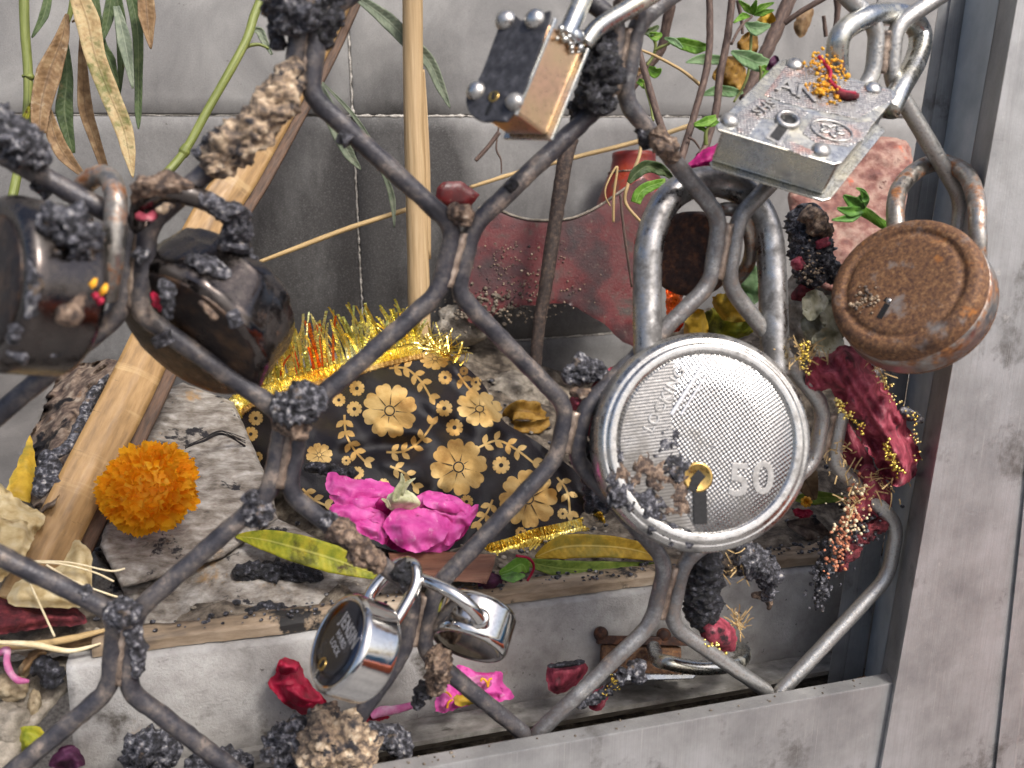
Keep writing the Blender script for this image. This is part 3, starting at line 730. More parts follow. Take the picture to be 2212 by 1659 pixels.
# dirt in the gap between the rails, its colour darkened to give the shade
V, F = [], []; nx, ny = 220, 10
for j in range(ny+1):
    for i in range(nx+1):
        x = -.30+.45*i/nx; y = -.0062+.0305*j/ny; p = Vector((x, y, 0)); V.append(Vector((x, y, zr-.0125+noise.fractal(p*300, 1, 2, 4)*.0022)))
for j in range(ny):
    for i in range(nx):
        a = j*(nx+1)+i; F.append((a, a+1, a+nx+2, a+nx+1))
d_ = obj('dirt', V, F, M['dirt_shade'], None, True, None, 'stuff'); tag(d_, 'loose dirt lying in the gap between the rails, coloured dark for its shade', 'dirt')

# ---- unseen walls and blocks, added to show as colour bands reflected in the locks
def far(name, x0, x1, y0, y1, z0, z1, mat): return struct(wbox(name, x0, x1, y0, y1, z0, z1, mat, None, .02))
far('yard_wall', -9, -2.2, -6.3, -6, -.9, .75, M['facade_grey'])
far('reflection_wall_blue', -2.1, 3.2, -6.6, -6.3, -.9, .55, M['reflect_blue'])
far('reflection_wall_orange', -2.1, 3.2, -5.9, -5.6, -.9, -.25, M['reflect_orange'])
far('reflection_block_orange', 1.1, 1.35, -2.5, 1.5, -.9, -.45, M['reflect_orange'])  # added blocks, out of view, for orange and blue bands in the chrome
far('reflection_block_blue', 1.7, 1.9, -2.5, 1.5, -.9, -.12, M['reflect_blue'])

# ================================================================== GRILLE
grille = thing('hexagonal_grille', 'hexagonal grille of bent steel rods blackened by fire on one side', 'grille')
JT = dict(A=((668, 40), (650, 205)), B=((1001, 490), (968, 632)), C=((1356, 50), (1328, 215)), D=((632, 895), (603, 1065)), E=((1244, 878), (1222, 990)),
          F=((1575, 470), (1553, 615)), G=((1800, 880), (1778, 1000)), H=((270, 1325), (256, 1490)), I=((917, 1275), (893, 1405)), J=((1458, 1212), (1427, 1348)),
          K=((1958, 1130), (1938, 1245)), L=((300, 485), (280, 675)), N=((2098, 430), (2076, 600)), P=((1915, 55), (1905, 170)),
          Q=((-130, 985), (-140, 1140)), R=((-140, 160), (-150, 260)), S=((625, 1740), (600, 1900)), T=((1146, 1585), (1143, 1600)), U=((1672, 1494), (1668, 1510)), X=((-150, 1800), (-150, 1900)))
chains = [[('R', 1), ('L', -1), ('Q', 1), ('H', -1), ('X', 1)], [('A', -1), ('L', 1), ('D', -1), ('H', 1), ('S', -1)], [('A', 1), ('B', -1), ('D', 1), ('I', -1), ('S', 1)],
          [('C', -1), ('B', 1), ('E', -1), ('I', 1), ('T', -1)], [('C', 1), ('F', -1), ('E', 1), ('J', -1), ('T', 1)], [('P', -1), ('F', 1), ('G', -1), ('J', 1), ('U', -1)], [('P', 1), ('N', -1), ('G', 1), ('K', -1), ('U', 1)]]
starts = [[], [(330, -390), (335, -205)], [(985, -390), (980, -185)], [(1022, -390), (1018, -190)], [(1640, -390), (1645, -165)], [(1683, -390), (1685, -140)], [(2290, -380), (2280, -170)]]
def corner_round(pts, r):
    out = [pts[0]]
    for i in range(1, len(pts)-1):
        a, b, c = Vector(pts[i-1]), Vector(pts[i]), Vector(pts[i+1]); q = min(r, (a-b).length*.45, (c-b).length*.45)
        p0 = b+(a-b).normalized()*q; p1 = b+(c-b).normalized()*q
        out += [tuple(p0*(1-t)**2+b*2*t*(1-t)+p1*t*t) for t in (0, .2, .4, .6, .8, 1)]
    out.append(pts[-1]); return out
def rsoot(v):
    s = .82-(v.x-.02)*6.5-(max(0, .075-v.z)*4)
    return max(0, min(.95, s))
RODR = .0024
for ci, ch in enumerate(chains):
    pts = list(starts[ci])
    for (j, sd_) in ch:
        off = 19 if j not in 'TU' else 14
        (x0, y0), (x1, y1) = JT[j]; pts += [(x0+sd_*off, y0), (x1+sd_*off, y1)]
    pr = corner_round(pts, 36)
    fine = []
    for i in range(len(pr)-1):
        a, b = Vector(pr[i]), Vector(pr[i+1]); k = max(1, int((b-a).length/14))
        fine += [tuple(a+(b-a)*t/k) for t in range(k)]
    fine.append(pr[-1])
    P = [at(x, y, .0006*math.sin(i*.05+ci)) for i, (x, y) in enumerate(fine)]
    V, F, UV = sweep(P, [RODR]*len(P), 16, True, lambda p, r, t: noise.fractal(p*420, 1, 2, 4)*r*(.10 if p.x < .06 else .035))
    obj('bent_rod', V, F, M['rod'], grille, True, UV, None, [rsoot(v) for v in V])
# weld filler between paired rods
for j in 'ABCDEFGHIJLP':
    (x0, y0), (x1, y1) = JT[j]
    P = [at(x0+(x1-x0)*t/12, y0+12+(y1-y0-24)*t/12, -.0006) for t in range(13)]
    V, F, UV = sweep(P, [.0014]*13, 8, True, lambda p, r, t: noise.fractal(p*600, 1, 2, 3)*r*.3)
    obj('weld_seam', V, F, M['seam'], grille, True)
CR = [  # residue burnt onto the bars: points, radii, material, amp
    ([(600, -20, -.002), (640, 30, -.004), (655, 75, -.004)], [50, 62, 36], 'char', .5), ([(720, -20, .0), (705, 40, -.001), (700, 110, .001)], [40, 36, 14], 'char_black', .5),
    ([(640, 120, -.002), (610, 200, -.003), (560, 265, -.004), (495, 320, -.003), (450, 380, 0)], [22, 42, 46, 46, 30], 'ash', .42),
    ([(600, 40, .0), (592, 110, .001)], [22, 16], 'char_black', .6),
    ([(455, 330, -.004), (470, 375, -.004)], [28, 26], 'ash', .4), ([(480, 285, -.001), (425, 345, 0)], [22, 18], 'char', .6),
    ([(-30, 262, -.002), (25, 290, -.004), (60, 325, -.004), (105, 345, -.002)], [60, 44, 46, 26], 'char', .55), ([(70, 385, .001), (118, 410, .002)], [26, 22], 'char_black', .7),
    ([(735, 285, -.001), (760, 305, -.002)], [20, 22], 'char', .35), ([(965, 455, -.002), (1000, 462, -.003), (1002, 490, -.003)], [18, 26, 16], 'ash_brown', .5),
    ([(1095, 410, -.0022), (1115, 390, -.0022)], [14, 13], 'char_black', .4),
    ([(590, 885, -.002), (645, 875, -.004), (705, 850, -.003)], [30, 46, 26], 'char', .5), ([(590, 905, -.001), (640, 925, -.003), (660, 935, -.002)], [22, 34, 18], 'ash_brown', .5),
    ([(535, 1060, 0), (555, 1100, -.001), (540, 1135, 0)], [20, 34, 16], 'char', .6), ([(720, 1125, -.002), (770, 1180, -.003), (830, 1225, -.003)], [24, 32, 24], 'ash_brown', .5),
    ([(700, 1110, -.001), (725, 1140, -.001)], [18, 20], 'char', .5), ([(855, 1225, -.003), (885, 1250, -.003)], [26, 22], 'char_black', .5),
    ([(225, 1325, -.002), (265, 1325, -.004), (300, 1335, -.003)], [20, 34, 22], 'char', .4), ([(285, 1350, -.002), (300, 1410, -.0022), (292, 1465, -.002)], [22, 18, 12], 'char', .5),
    ([(175, 1270, -.001), (190, 1290, -.001)], [16, 18], 'char', .5), ([(925, 1405, -.001), (945, 1430, -.003), (950, 1465, -.002), (930, 1495, .0)], [20, 34, 26, 16], 'ash_brown', .6),
    ([(925, 1480, .001), (905, 1510, .002), (900, 1535, .002)], [20, 16, 8], 'char_black', .7),
    ([(1290, 60, -.001), (1300, 130, -.004), (1290, 200, -.004), (1310, 245, -.003)], [34, 44, 46, 26], 'char_black', .5), ([(1330, 20, -.003), (1375, 20, -.003)], [28, 24], 'ash_brown', .5),
    ([(1240, 215, .002), (1250, 265, .002)], [22, 14], 'char_black', .5), ([(1405, 285, -.002), (1440, 315, -.004), (1455, 350, -.002)], [18, 28, 14], 'ash_brown', .5), ([(1385, 270, .0), (1400, 320, .001)], [16, 22], 'char_black', .4),
    ([(1215, 815, .003), (1265, 805, .004), (1310, 812, .003)], [16, 28, 14], 'char', .6), ([(1285, 1000, .002), (1290, 1060, .002), (1310, 1110, .0)], [24, 22, 14], 'char', .6),
    ([(345, 720, -.004), (360, 745, -.004)], [22, 20], 'char', .5), ([(175, 700, -.002), (215, 670, -.003)], [18, 14], 'char', .4), ([(290, 540, -.003), (315, 560, -.003)], [12, 26], 'char', .5),
    ([(1368, 1435, -.001), (1385, 1475, -.001)], [22, 14], 'char', .6), ([(1240, 930, .003), (1250, 990, .003)], [18, 14], 'char_black', .4),
]
for i, (p, r, mt, amp) in enumerate(CR): crust('burnt_crust', p, r, M[mt], grille, amp, 9, 26, i+1)

# ================================================================== PADLOCKS
def knurl(name, base, period, ang=0.0, grime=.5, rough=(.2, .4), strength=.8, rust=None, lines=False, bias=(0, 0)):
    n = NT(name); co = n.coords(); g = n.noise(co, .10, 8, .68); g2 = n.noise(co, .9, 6, .6)
    tc = n.new('ShaderNodeTexCoord'); mp = n.new('ShaderNodeMapping'); mp.inputs['Rotation'].default_value = (0, 0, ang)
    k = 2*math.pi/period; mp.inputs['Scale'].default_value = (k, k, k); n.link(tc.outputs['UV'], mp.inputs[0])
    sp = n.new('ShaderNodeSeparateXYZ'); n.link(mp.outputs[0], sp.inputs[0])
    a = n.math('SINE', sp.outputs[0]); b = n.math('SINE', sp.outputs[1]); h = a if lines else n.math('MULTIPLY', a, b)
    if bias[0] or bias[1]:
        tb = n.new('ShaderNodeTexCoord'); sb = n.new('ShaderNodeSeparateXYZ'); n.link(tb.outputs['UV'], sb.inputs[0])
        g = n.math('ADD', g, n.math('ADD', n.math('MULTIPLY', sb.outputs[0], bias[0]), n.math('MULTIPLY', sb.outputs[1], bias[1])))
    kk = n.step(g, .62-.22*grime, .82-.2*grime)
    c = n.ramp(g2, [(.25, tuple(x*.78 for x in C_(base)[:3])+(1,)), (.6, C_(base))]); c = n.mix(n.math('MULTIPLY', kk, .8), c, C_('#57534d'))
    if rust: c = n.mix(n.math('MULTIPLY', n.step(n.noise(co, .09, 6), *rust[:2]), .75), c, C_(rust[2]))
    n.set('Base Color', c); n.set('Metallic', n.step(kk, 0, 1, 1.0, .5)); n.set('Roughness', n.math('ADD', n.step(g2, .3, .7, *rough), n.math('MULTIPLY', kk, .25)))
    c = n.mix(n.step(h, .25, -.6, 0.0, .16), c, C_('#5c5a58')); n.set('Base Color', c)
    b1 = n.bump(n.math('ADD', g2, g), .15, .0003); n.set('Normal', n.bump(h, strength, .00045, b1)); return n.m
M['knurl'] = knurl('knurled_steel', '#a4a4a3', 11, .18, .6, (.13, .26), .24, bias=(-.0010, -.0007))
M['worn'] = knurl('worn_smooth_steel', '#a8a6a2', 7, 1.45, .7, (.2, .36), .10, lines=True, bias=(-.0004, -.0011))
M['knurl_diag'] = knurl('cross_hatched_zinc', '#a2a1a0', 9.5, .55, .3, (.18, .34), .22, rust=(.52, .66, '#b58a7c'))
def shackle(pts, r, mat, parent, sub=10, nz=.03, sides=20): return tube('shackle', pts, r, mat, parent, sides, sub, nz, 250)
def rivet(fr, x, y, z, r, mat, parent, h=.55):
    f2 = Frame.__new__(Frame); f2.o = fr(x, y, z); f2.s = fr.s; f2.x, f2.y, f2.z = fr.x, fr.y, fr.z
    return lathe('rivet', f2, [(0, r*h), (r*.35, r*h*.95), (r*.7, r*h*.72), (r*.92, r*h*.35), (r, 0), (r, -2)], mat, parent, 24)
def at_frame(fr, x, y, z, rot=0):
    f2 = Frame.__new__(Frame); f2.o = fr(x, y, z); f2.s = fr.s; c, s_ = math.cos(rot), math.sin(rot)
    f2.x = fr.x*c+fr.y*s_; f2.y = fr.y*c-fr.x*s_; f2.z = fr.z; return f2
def slot(fr, x, y, z, w, h, ang, mat, parent, name='key_slot', d=1.6):
    f2 = at_frame(fr, x, y, z, ang); return prism(name, f2, [(-w, -h), (w, -h), (w, h), (-w, h)], -1, d, mat, parent, .6)

# ---- big round steel padlock
t = thing('round_padlock', 'largest round silver steel padlock with knurled face and burnt patches', 'padlock', 'padlocks on the grille')
fr = Frame(1527, 957, -.020, (.08, .03, 1), (0, 1))
R = 242
lathe('body', fr, rounded([(0, -6), (193, -6), (198, 0), (213, 1), (219, -5), (226, -4), (237, -14), (R, -32), (R, -92), (234, -108), (0, -110)], 6), M['steel'], t, 96)
lathe('face_plate', at_frame(fr, 0, 0, 0), [(0, -2.5), (60, -2.5), (120, -2.6), (191, -3), (194, -5.2), (194, -8)], M['knurl'], t, 96)
# plain worn band on one side of the face with the lettering
f2 = at_frame(fr, 0, 0, 0)
pl = []
for k in range(0, 25): a = math.radians(112+ (262-112)*k/24); pl.append((189*math.cos(a), 189*math.sin(a)))
pl += [(-60, -120), (-50, -60), (-70, 0), (-78, 60), (-72, 110)]
prism('worn_band', f2, poly_smooth(pl, 2), -4, -1.2, M['worn'], t, .8)
text_part('lettering', 'LOCKING', fr, (-92, 94, -.6, 1.07), 33, M['steel'], t, 1.8)
text_part('letter', '5', fr, (70, -84, -1.6, -.06), 100, M['steel_dull'], t, .5); text_part('letter', '0', fr, (124, -80, -1.6, -.06), 100, M['steel_dull'], t, .5)
lx = at_frame(fr, -44, 112, -1.5, .99)
prism('raised_bar', lx, [(-62, -5), (62, -5), (62, 5), (-62, 5)], -1, 2.2, M['chrome'], t, 1.5); prism('raised_bar', at_frame(fr, -28, 104, -1.5, .99), [(-52, -3), (52, -3), (52, 3), (-52, 3)], -1, 1.8, M['chrome'], t, 1.0)
kf = at_frame(fr, -20, -74, -2)
lathe('key_cylinder', kf, [(0, 1.5), (24, 1.5), (27, 3.2), (31, 3.4), (33, 1.6), (33, -2)], M['brass'], t, 40)
slot(kf, 0, 0, 2.2, 11, 13, -.75, M['hole'], t); slot(kf, -9, -16, 2.0, 10, 14, -.45, M['hole'], t); slot(kf, 4, -62, 1.0, 15, 38, .02, M['hole'], t)
shackle([(1399, 800, -.004), (1399, 720, -.001), (1398, 620, .003), (1404, 520, .006), (1440, 435, .0085), (1495, 398, .0095), (1550, 393, .0095), (1612, 420, .0085), (1655, 490, .006), (1668, 590, .003), (1672, 720, -.001), (1675, 810, -.004)], [31, 31, 31, 32, 32, 32, 31, 31, 31, 31], M['steel_soot'], t, 10, .02, 28)
for i, (p, r, mt) in enumerate([([(-95, -40), (-70, -55), (-40, -70)], 32, 'char'), ([(-205, -60), (-170, -70), (-140, -55)], 30, 'ash_brown'), ([(-215, -100), (-170, -115), (-120, -130), (-95, -120)], 38, 'char'), ([(-100, -150), (-70, -140), (-50, -115)], 24, 'ash_brown'),
                                ([(20, 5), (8, -20), (0, -60)], 11, 'char'), ([(68, 0), (80, -30), (85, -55)], 8, 'char_black'), ([(128, 35), (118, 10), (112, -15)], 8, 'char_black'), ([(-85, 190-360), (-80, -205), (-78, -222)], 9, 'char'), ([(-42, -160), (-40, -200), (-38, -228)], 11, 'char'),
                                ([(128, -70), (118, -110), (115, -140)], 7, 'ash_brown'), ([(-60, -5), (-95, -10), (-110, -35)], 20, 'char'), ([(-150, -150), (-190, -90)], 18, 'char'), ([(-150, -25), (-120, -60), (-90, -95)], 34, 'ash_brown'), ([(-190, -10), (-200, -60), (-185, -105)], 26, 'char'), ([(-110, 0), (-90, 20), (-60, 10)], 20, 'char'), ([(-130, -175), (-90, -185), (-60, -175)], 20, 'char'), ([(-70, -60), (-60, -100), (-80, -125)], 26, 'ash_brown'), ([(45, 75), (60, 60), (75, 62)], 7, 'ash_brown')]):
    P = [fr(x, y, -6 if math.hypot(x, y) < 178 else -9) for x, y in p]; sp = [Vector(q) for q in smooth_path([tuple(q) for q in P], 8)]
    n = len(sp); rad = []
    for k in range(n):
        e = min(k, n-1-k)/(n-1)*2; e = math.sqrt(max(.03, 1-(1-min(1, e*2.5))**2)); rad.append(r*e*fr.s)
    sv = Vector((i, i*2, i*3))
    V, F, UV = sweep(sp, rad, 20, True, lambda q, rr, tt: rr*.55*(noise.fractal(q*330+sv, 1, 2, 3)+noise.turbulence(q*900+sv, 3, False)-.5))
    V = [fr.o+(v-fr.o)-fr.z*((v-fr.o).dot(fr.z)*.72+ (4.5 if True else 0)*fr.s*.72) for v in V]
    obj('burnt_crust', V, F, M[mt], t, True)

# ---- square plate padlock with pollen on it
t = thing('square_padlock', 'silver square plate padlock with cross-hatched face and large keyhole, orange pollen on it', 'padlock', 'padlocks on the grille')
TLp, TRp, BLp = (1716, 92), (1970, 178), (1528, 292)
al = math.tan(math.radians(33)); sc_ = upp(1750, 240, -.016); Oc = at(1750, 240, -.016)
def sq(px, py):
    dx, dy = px-1750, -(py-240); return Oc+(RGT*dx+UPV*dy+FWD*(dy*al+dx*.10))*sc_
A_, B_, D_ = sq(*TLp), sq(*TRp), sq(*BLp)
fr = Frame.__new__(Frame); fr.s = sc_; fr.o = A_+(B_-A_)/2+(D_-A_)/2; fr.x = (B_-A_).normalized(); yv = (A_-D_); fr.z = fr.x.cross(yv).normalized(); fr.y = fr.z.cross(fr.x)
hw = (B_-A_).length/2/sc_; hh = (A_-D_).dot(fr.y)/2/sc_; sk = (A_-D_).dot(fr.x)/2/sc_
def sp_(u, v): return (u*hw+v*sk, v*hh)                    # -1..1 plate coordinates
c8 = lambda e: [sp_(-1, -1+e), sp_(-1+e, -1), sp_(1-e, -1), sp_(1, -1+e), sp_(1, 1-e), sp_(1-e, 1), sp_(-1+e, 1), sp_(-1, 1-e)]
prism('front_plate', fr, c8(.08), -6, 0, M['zinc'], t, 2.0); prism('back_plate', at_frame(fr, 14, 0, -100), c8(.08), -6, 0, M['zinc'], t, 2.0)
prism('body', at_frame(fr, 4, 0, 0), [sp_(a*.93, b*.9) for a, b in [(-1, -1), (1, -1), (1, 1), (-1, 1)]], -100, -6, M['zinc'], t, 8, False, 3)
def sl(px, py): v = sq(px, py)-fr.o; return (v.dot(fr.x)/fr.s, v.dot(fr.y)/fr.s)
for poly in ([(1728, 106), (1800, 134), (1950, 178), (1945, 205), (1900, 228), (1850, 258), (1700, 222), (1655, 200)], [(1640, 210), (1690, 224), (1745, 245), (1718, 268), (1640, 262), (1600, 312), (1580, 300), (1575, 262)], [(1755, 252), (1850, 268), (1888, 262), (1850, 312), (1812, 330), (1745, 322), (1720, 300)], [(1655, 330), (1690, 320), (1735, 345), (1720, 362)]):
    prism('hatched_panel', fr, [sl(*p) for p in poly], -.5, 1.6, M['knurl_diag'], t, .8)
for q in ((1567, 272), (1752, 341), (1908, 173), (1742, 112)): rivet(fr, *sl(*q), 0, 21, M['steel'], t, .62)
kx, ky = sl(1694, 268); kf = at_frame(fr, kx, ky, 1.0)
lathe('key_ring', kf, [(17, -6), (17, 7), (20, 9), (25, 8), (28, 4), (29, -2)], M['steel'], t, 36); lathe('key_hole', kf, [(0, 1.6), (18, 1.6), (18, -2)], M['hole'], t, 30)
sx, sy = sl(1662, 308); dv = Vector((sx-kx, sy-ky)); f3 = at_frame(fr, kx+dv.x*.74, ky+dv.y*.74, 1.0, math.atan2(dv.y, dv.x)+math.pi/2)
prism('slot_rim', f3, [(-17, -36), (17, -36), (17, 26), (-17, 26)], -1, .9, M['steel'], t, .8); prism('key_slot', f3, [(-11, -29), (11, -29), (11, 30), (-11, 30)], -1, 1.8, M['hole'], t, .5)
tx = Vector(sl(1780, 200))-Vector(sl(1700, 176)); ta = math.atan2(tx.y, tx.x)
text_part('letter', 'A', fr, (*sl(1708, 178), 2.0, ta), 66, M['steel_dull'], t, 3.2); text_part('letter', 'N', fr, (*sl(1752, 196), 2.0, ta), 66, M['steel_dull'], t, 3.2)
text_part('letter', 'SHS', fr, (*sl(1648, 238), 2.0, ta+1.0), 36, M['steel_dull'], t, 2.6)
ef = at_frame(fr, *sl(1785, 292), 1.8, ta)
V, F, UV = sweep([ef(44*math.cos(a*math.pi/18), 30*math.sin(a*math.pi/18), .8) for a in range(37)], [2.8*fr.s]*37, 8, False); obj('oval_emblem', V, F, M['steel_dull'], t)
V, F, UV = sweep([ef((20+7*math.cos(a*math.pi/3.6))*math.cos(a*math.pi/18), (14+5*math.cos(a*math.pi/3.6))*math.sin(a*math.pi/18), .8) for a in range(37)], [2.6*fr.s]*37, 8, False); obj('emblem_star', V, F, M['steel_dull'], t)
shackle([(1812, 190, .001), (1808, 118, -.002), (1820, 70, -.0025), (1870, 38, -.001), (1915, 30, .003), (1960, 38, .006), (1988, 75, .007), (1978, 130, .003), (1945, 190, -.003), (1920, 240, -.006)], 24, M['zinc'], t, 10, .01, 24)

t2 = thing('pollen_stamen', 'orange pollen covered stamen lying on the square padlock', 'stamen')
ct = [(1800, 95), (1790, 120), (1805, 150), (1792, 175), (1785, 195), (1800, 205), (1815, 120), (1830, 118), (1775, 185), (1822, 160)]
cc = []
for _ in range(170):
    a, b = random.choice(ct); p = sq(a+random.gauss(0, 13), b+random.gauss(0, 11)); cc.append((p+fr.z*random.uniform(1, 20)*fr.s, random.uniform(2.6, 5.2)*fr.s))
cc.append((sq(1856, 144)+fr.z*5*fr.s, 7*fr.s))
blobs('pollen_grains', cc, M['pollen'], t2)
P = [sq(*q)+fr.z*14*fr.s for q in smooth_path([(1795, 100), (1812, 140), (1806, 170), (1826, 196), (1856, 202)], 6)]
V, F, UV = sweep(P, [4.5*fr.s]*len(P), 8); obj('style', V, F, M['crimson'], t2)
P = [sq(*q)+fr.z*8*fr.s for q in smooth_path([(1815, 196), (1838, 202), (1864, 203)], 6)]
V, F, UV = sweep(P, lerp_list([7*fr.s, 10*fr.s, 6*fr.s], len(P)), 8); obj('withered_tip', V, F, M['maroon'], t2)

# ---- rusty round padlock beside the post
t = thing('rusty_padlock', 'rusty brown round padlock hanging beside the post', 'padlock', 'padlocks on the grille')
fr = Frame(1948, 612, -.024, (-78, 44, 88), (.35, 1))
R = 163
lathe('body', fr, rounded([(0, 2), (104, 1), (114, -1), (120, -5), (126, -5), (134, 0), (148, -1), (158, -8), (R, -26), (R+3, -112), (R-3, -132), (R-16, -142), (0, -144)], 8), M['rust'], t, 96, True, None, .4)
lathe('bright_band', fr, [(R+.9, -44), (R+2.2, -70), (R+3.4, -108)], steel('rust_streaked_side', '#a5a19b', .45, (.28, .5), rust=(.46, .58), scale=.07), t, 96)
slot(fr, -12, -38, 0, 9, 12, -.25, M['hole'], t); slot(fr, -14, -70, 0, 7, 18, -.15, M['hole'], t)
lathe('key_pin', at_frame(fr, -12, -44, 1), [(0, 3), (5, 2.5), (7, -1)], M['steel'], t, 16)
blobs('ash_specks', [(fr(-62+random.gauss(0, 14), -52+random.gauss(0, 16), 2), random.uniform(2, 5.5)*fr.s) for _ in range(46)], M['ash'], t)
shackle([(1938, 520, -.012), (1934, 450, -.006), (1945, 405, .000), (1985, 365, .0045), (2035, 352, .004), (2085, 375, -.006), (2108, 430, -.016), (2112, 500, -.021), (2112, 560, -.022)], 19, M['steel_rust'], t, 10, .03, 22)

# ---- black faced lock with gold side, hanging at the top
t = thing('riveted_padlock', 'upright padlock with sooty black face, four domed rivets and shiny golden side', 'padlock', 'padlocks on the grille')
O_ = at(1113, 243, -.026); s0 = upp(1113, 243, -.026); cs = lambda v: (RGT*v[0]+UPV*v[1]-FWD*v[2])*s0
Lv, Uv, Dv = cs((-106, 20, -66)), cs((84, 212, -30)), cs((84, -35, -85))
def bx3(name, u, v, w, mat, bevel=2.5):
    bm = bmesh.new(); q = {}
    for a in (0, 1):
        for b in (0, 1):
            for c in (0, 1): q[a, b, c] = bm.verts.new(O_+Lv*u[a]+Uv*v[b]+Dv*w[c])
    for fc in (((0,0,0),(0,1,0),(0,1,1),(0,0,1)), ((1,0,0),(1,0,1),(1,1,1),(1,1,0)), ((0,0,0),(0,0,1),(1,0,1),(1,0,0)), ((0,1,0),(1,1,0),(1,1,1),(0,1,1)), ((0,0,0),(1,0,0),(1,1,0),(0,1,0)), ((0,0,1),(0,1,1),(1,1,1),(1,0,1))):
        bm.faces.new([q[i] for i in fc])
    bmesh.ops.recalc_face_normals(bm, faces=bm.faces); bmesh.ops.bevel(bm, geom=bm.edges[:], offset=bevel*s0, segments=3, affect='EDGES', profile=.6, clamp_overlap=True)
    v_, f_ = bm_out(bm); return obj(name, v_, f_, mat, t, False)
bx3('body', (.08, .92), (.02, .98), (.06, .94), M['goldzinc'], 8)
bx3('back_plate', (-.03, 1.0), (-.02, 1.0), (.94, 1.0), M['zinc'], 1.5); bx3('side_lip', (-.02, .02), (-.02, 1.02), (0.0, .06), M['zinc'], 1.0)
ff = Frame.__new__(Frame); ff.s = s0; ff.o = O_; ff.x = -Lv.normalized(); ff.z = -(Dv-Lv*(Dv.dot(Lv)/Lv.length_squared)).normalized(); ff.y = ff.z.cross(ff.x)
if ff.y.dot(Uv) < 0: ff.y = -ff.y
LL, UU, SK = Lv.length/s0, Uv.dot(ff.y)/s0, Uv.dot(ff.x)/s0
fp = lambda a, b: (-a*LL+b*SK, b*UU)
face = [fp(0, .0), fp(.35, -.09), fp(.62, -.10), fp(.92, -.02), fp(1.1, .10), fp(1.16, .22), fp(1.08, .30), fp(1.0, .42), fp(1.0, .95), fp(.9, 1.06), fp(.72, 1.02), fp(.55, .97), fp(.35, 1.04), fp(.15, 1.04), fp(.0, .96)]
prism('face_plate', ff, poly_smooth(face, 3), -4, 3, M['black_steel'], t, 1.8)
for (a, b, r) in ((.08, .10, 22), (.98, .22, 24), (.92, .98, 25), (.30, .97, 25)): rivet(ff, *fp(a, b), 2, r, M['steel'], t, .8)
kx, ky = fp(.55, .16); kf = at_frame(ff, kx, ky, 2.5)
lathe('key_cylinder', kf, [(0, 2), (9, 2.5), (12, 3.5), (14, 1), (14, -2)], M['brass'], t, 24); slot(kf, 0, 0, 2.5, 3.5, 8, .2, M['hole'], t); slot(kf, -4, -30, 0, 4.5, 15, -.15, M['hole'], t)
crust('burnt_crust', [(1118, 262, -.012), (1150, 275, -.011), (1185, 280, -.009)], [10, 18, 8], M['goldzinc'], t, .05)
shackle([(1222, 80, -.016), (1240, 40, -.014), (1268, -20, -.011), (1300, -70, -.008)], 21, M['zinc'], t, 8, .01); shackle([(1262, 96, -.0075), (1290, 62, -.007), (1350, 24, -.0075), (1430, -25, -.008)], 20, M['zinc'], t, 8, .01)
lathe('collar', Frame(1236, 72, -.0145, (.45, .8, .4), (0, 1)), [(0, 14), (20, 14), (26, 8), (30, 0), (30, -18)], M['zinc'], t, 32)
blobs('weld_beads', [(O_+Lv*.02+Uv*random.uniform(.86, .99)+Dv*random.uniform(.2, .85), random.uniform(4, 11)*s0) for _ in range(16)], M['zinc'], t, None)

# ---- burnt padlocks on the blackened side
t = thing('burnt_padlock', 'scorched black round padlock with soot blisters, cut off by the picture edge', 'padlock', 'padlocks on the grille')
fr = Frame(-20, 610, -.022, (-120, 10, 150), (.2, 1)); R = 196
lathe('body', fr, rounded([(0, 0), (140, 2), (150, -4), (164, 2), (180, 0), (R-4, -12), (R, -30), (R, -150), (R-14, -168), (0, -170)], 8), M['scorched'], t, 80, True, None, 2)
lathe('face', fr, [(0, 3), (130, 4), (142, 1), (150, -3)], M['burnt_face'], t, 64, True, None, 1)
shackle([(180, 480, .006), (170, 425, .006), (195, 388, .004), (232, 382, .0), (250, 425, -.007), (248, 500, -.010), (240, 580, -.010), (232, 640, -.006)], [21, 21, 22, 23, 24, 24, 24, 22], M['steel_rust'], t, 10, .06)
for i, (p, r, mt, am) in enumerate([([(60, 560, -.036), (75, 620, -.037), (60, 690, -.036)], [12, 18, 12], 'char', .6), ([(190, 700, -.024), (160, 740, -.028), (110, 770, -.031)], [10, 14, 10], 'char', .5), ([(15, 760, -.032), (60, 775, -.033)], [10, 14], 'char', .5), ([(95, 470, -.010), (140, 480, -.013), (175, 520, -.012), (190, 550, -.009)], [26, 44, 46, 24], 'char', .6), ([(110, 520, -.011), (125, 560, -.012), (118, 610, -.012)], [22, 22, 12], 'char', .5), ([(75, 640, -.017), (80, 680, -.016), (120, 700, -.012), (150, 720, -.009)], [10, 16, 20, 16], 'char', .6), ([(40, 700, -.017), (30, 740, -.015)], [14, 18], 'char', .5)]): crust('burnt_crust', [(x, y, d if d < -.02 else d-.0185) for x, y, d in p], r, M[mt], t, am, 9, 24, 40+i)
crust('ash_flap', [(130, 660, -.033), (150, 680, -.034), (170, 640, -.031), (195, 600, -.028)], [18, 26, 18, 8], M['ash_brown'], t, .3, 9, 20, 51)
for i, (a, b, mt) in enumerate((((185, 628), (208, 600), 'pollen'), ((170, 650), (182, 690), 'pollen'), ((212, 640), (230, 612), 'pollen'), ((192, 650), (212, 628), 'crimson'), ((205, 660), (222, 640), 'crimson'), ((120, 640), (132, 620), 'pollen'))):
    blade('petal_scrap', [(a[0], a[1], -.030), ((a[0]+b[0])/2+4, (a[1]+b[1])/2, -.0315), (b[0], b[1], -.030)], [2, 6, 2], M[mt], t, .5, 4)

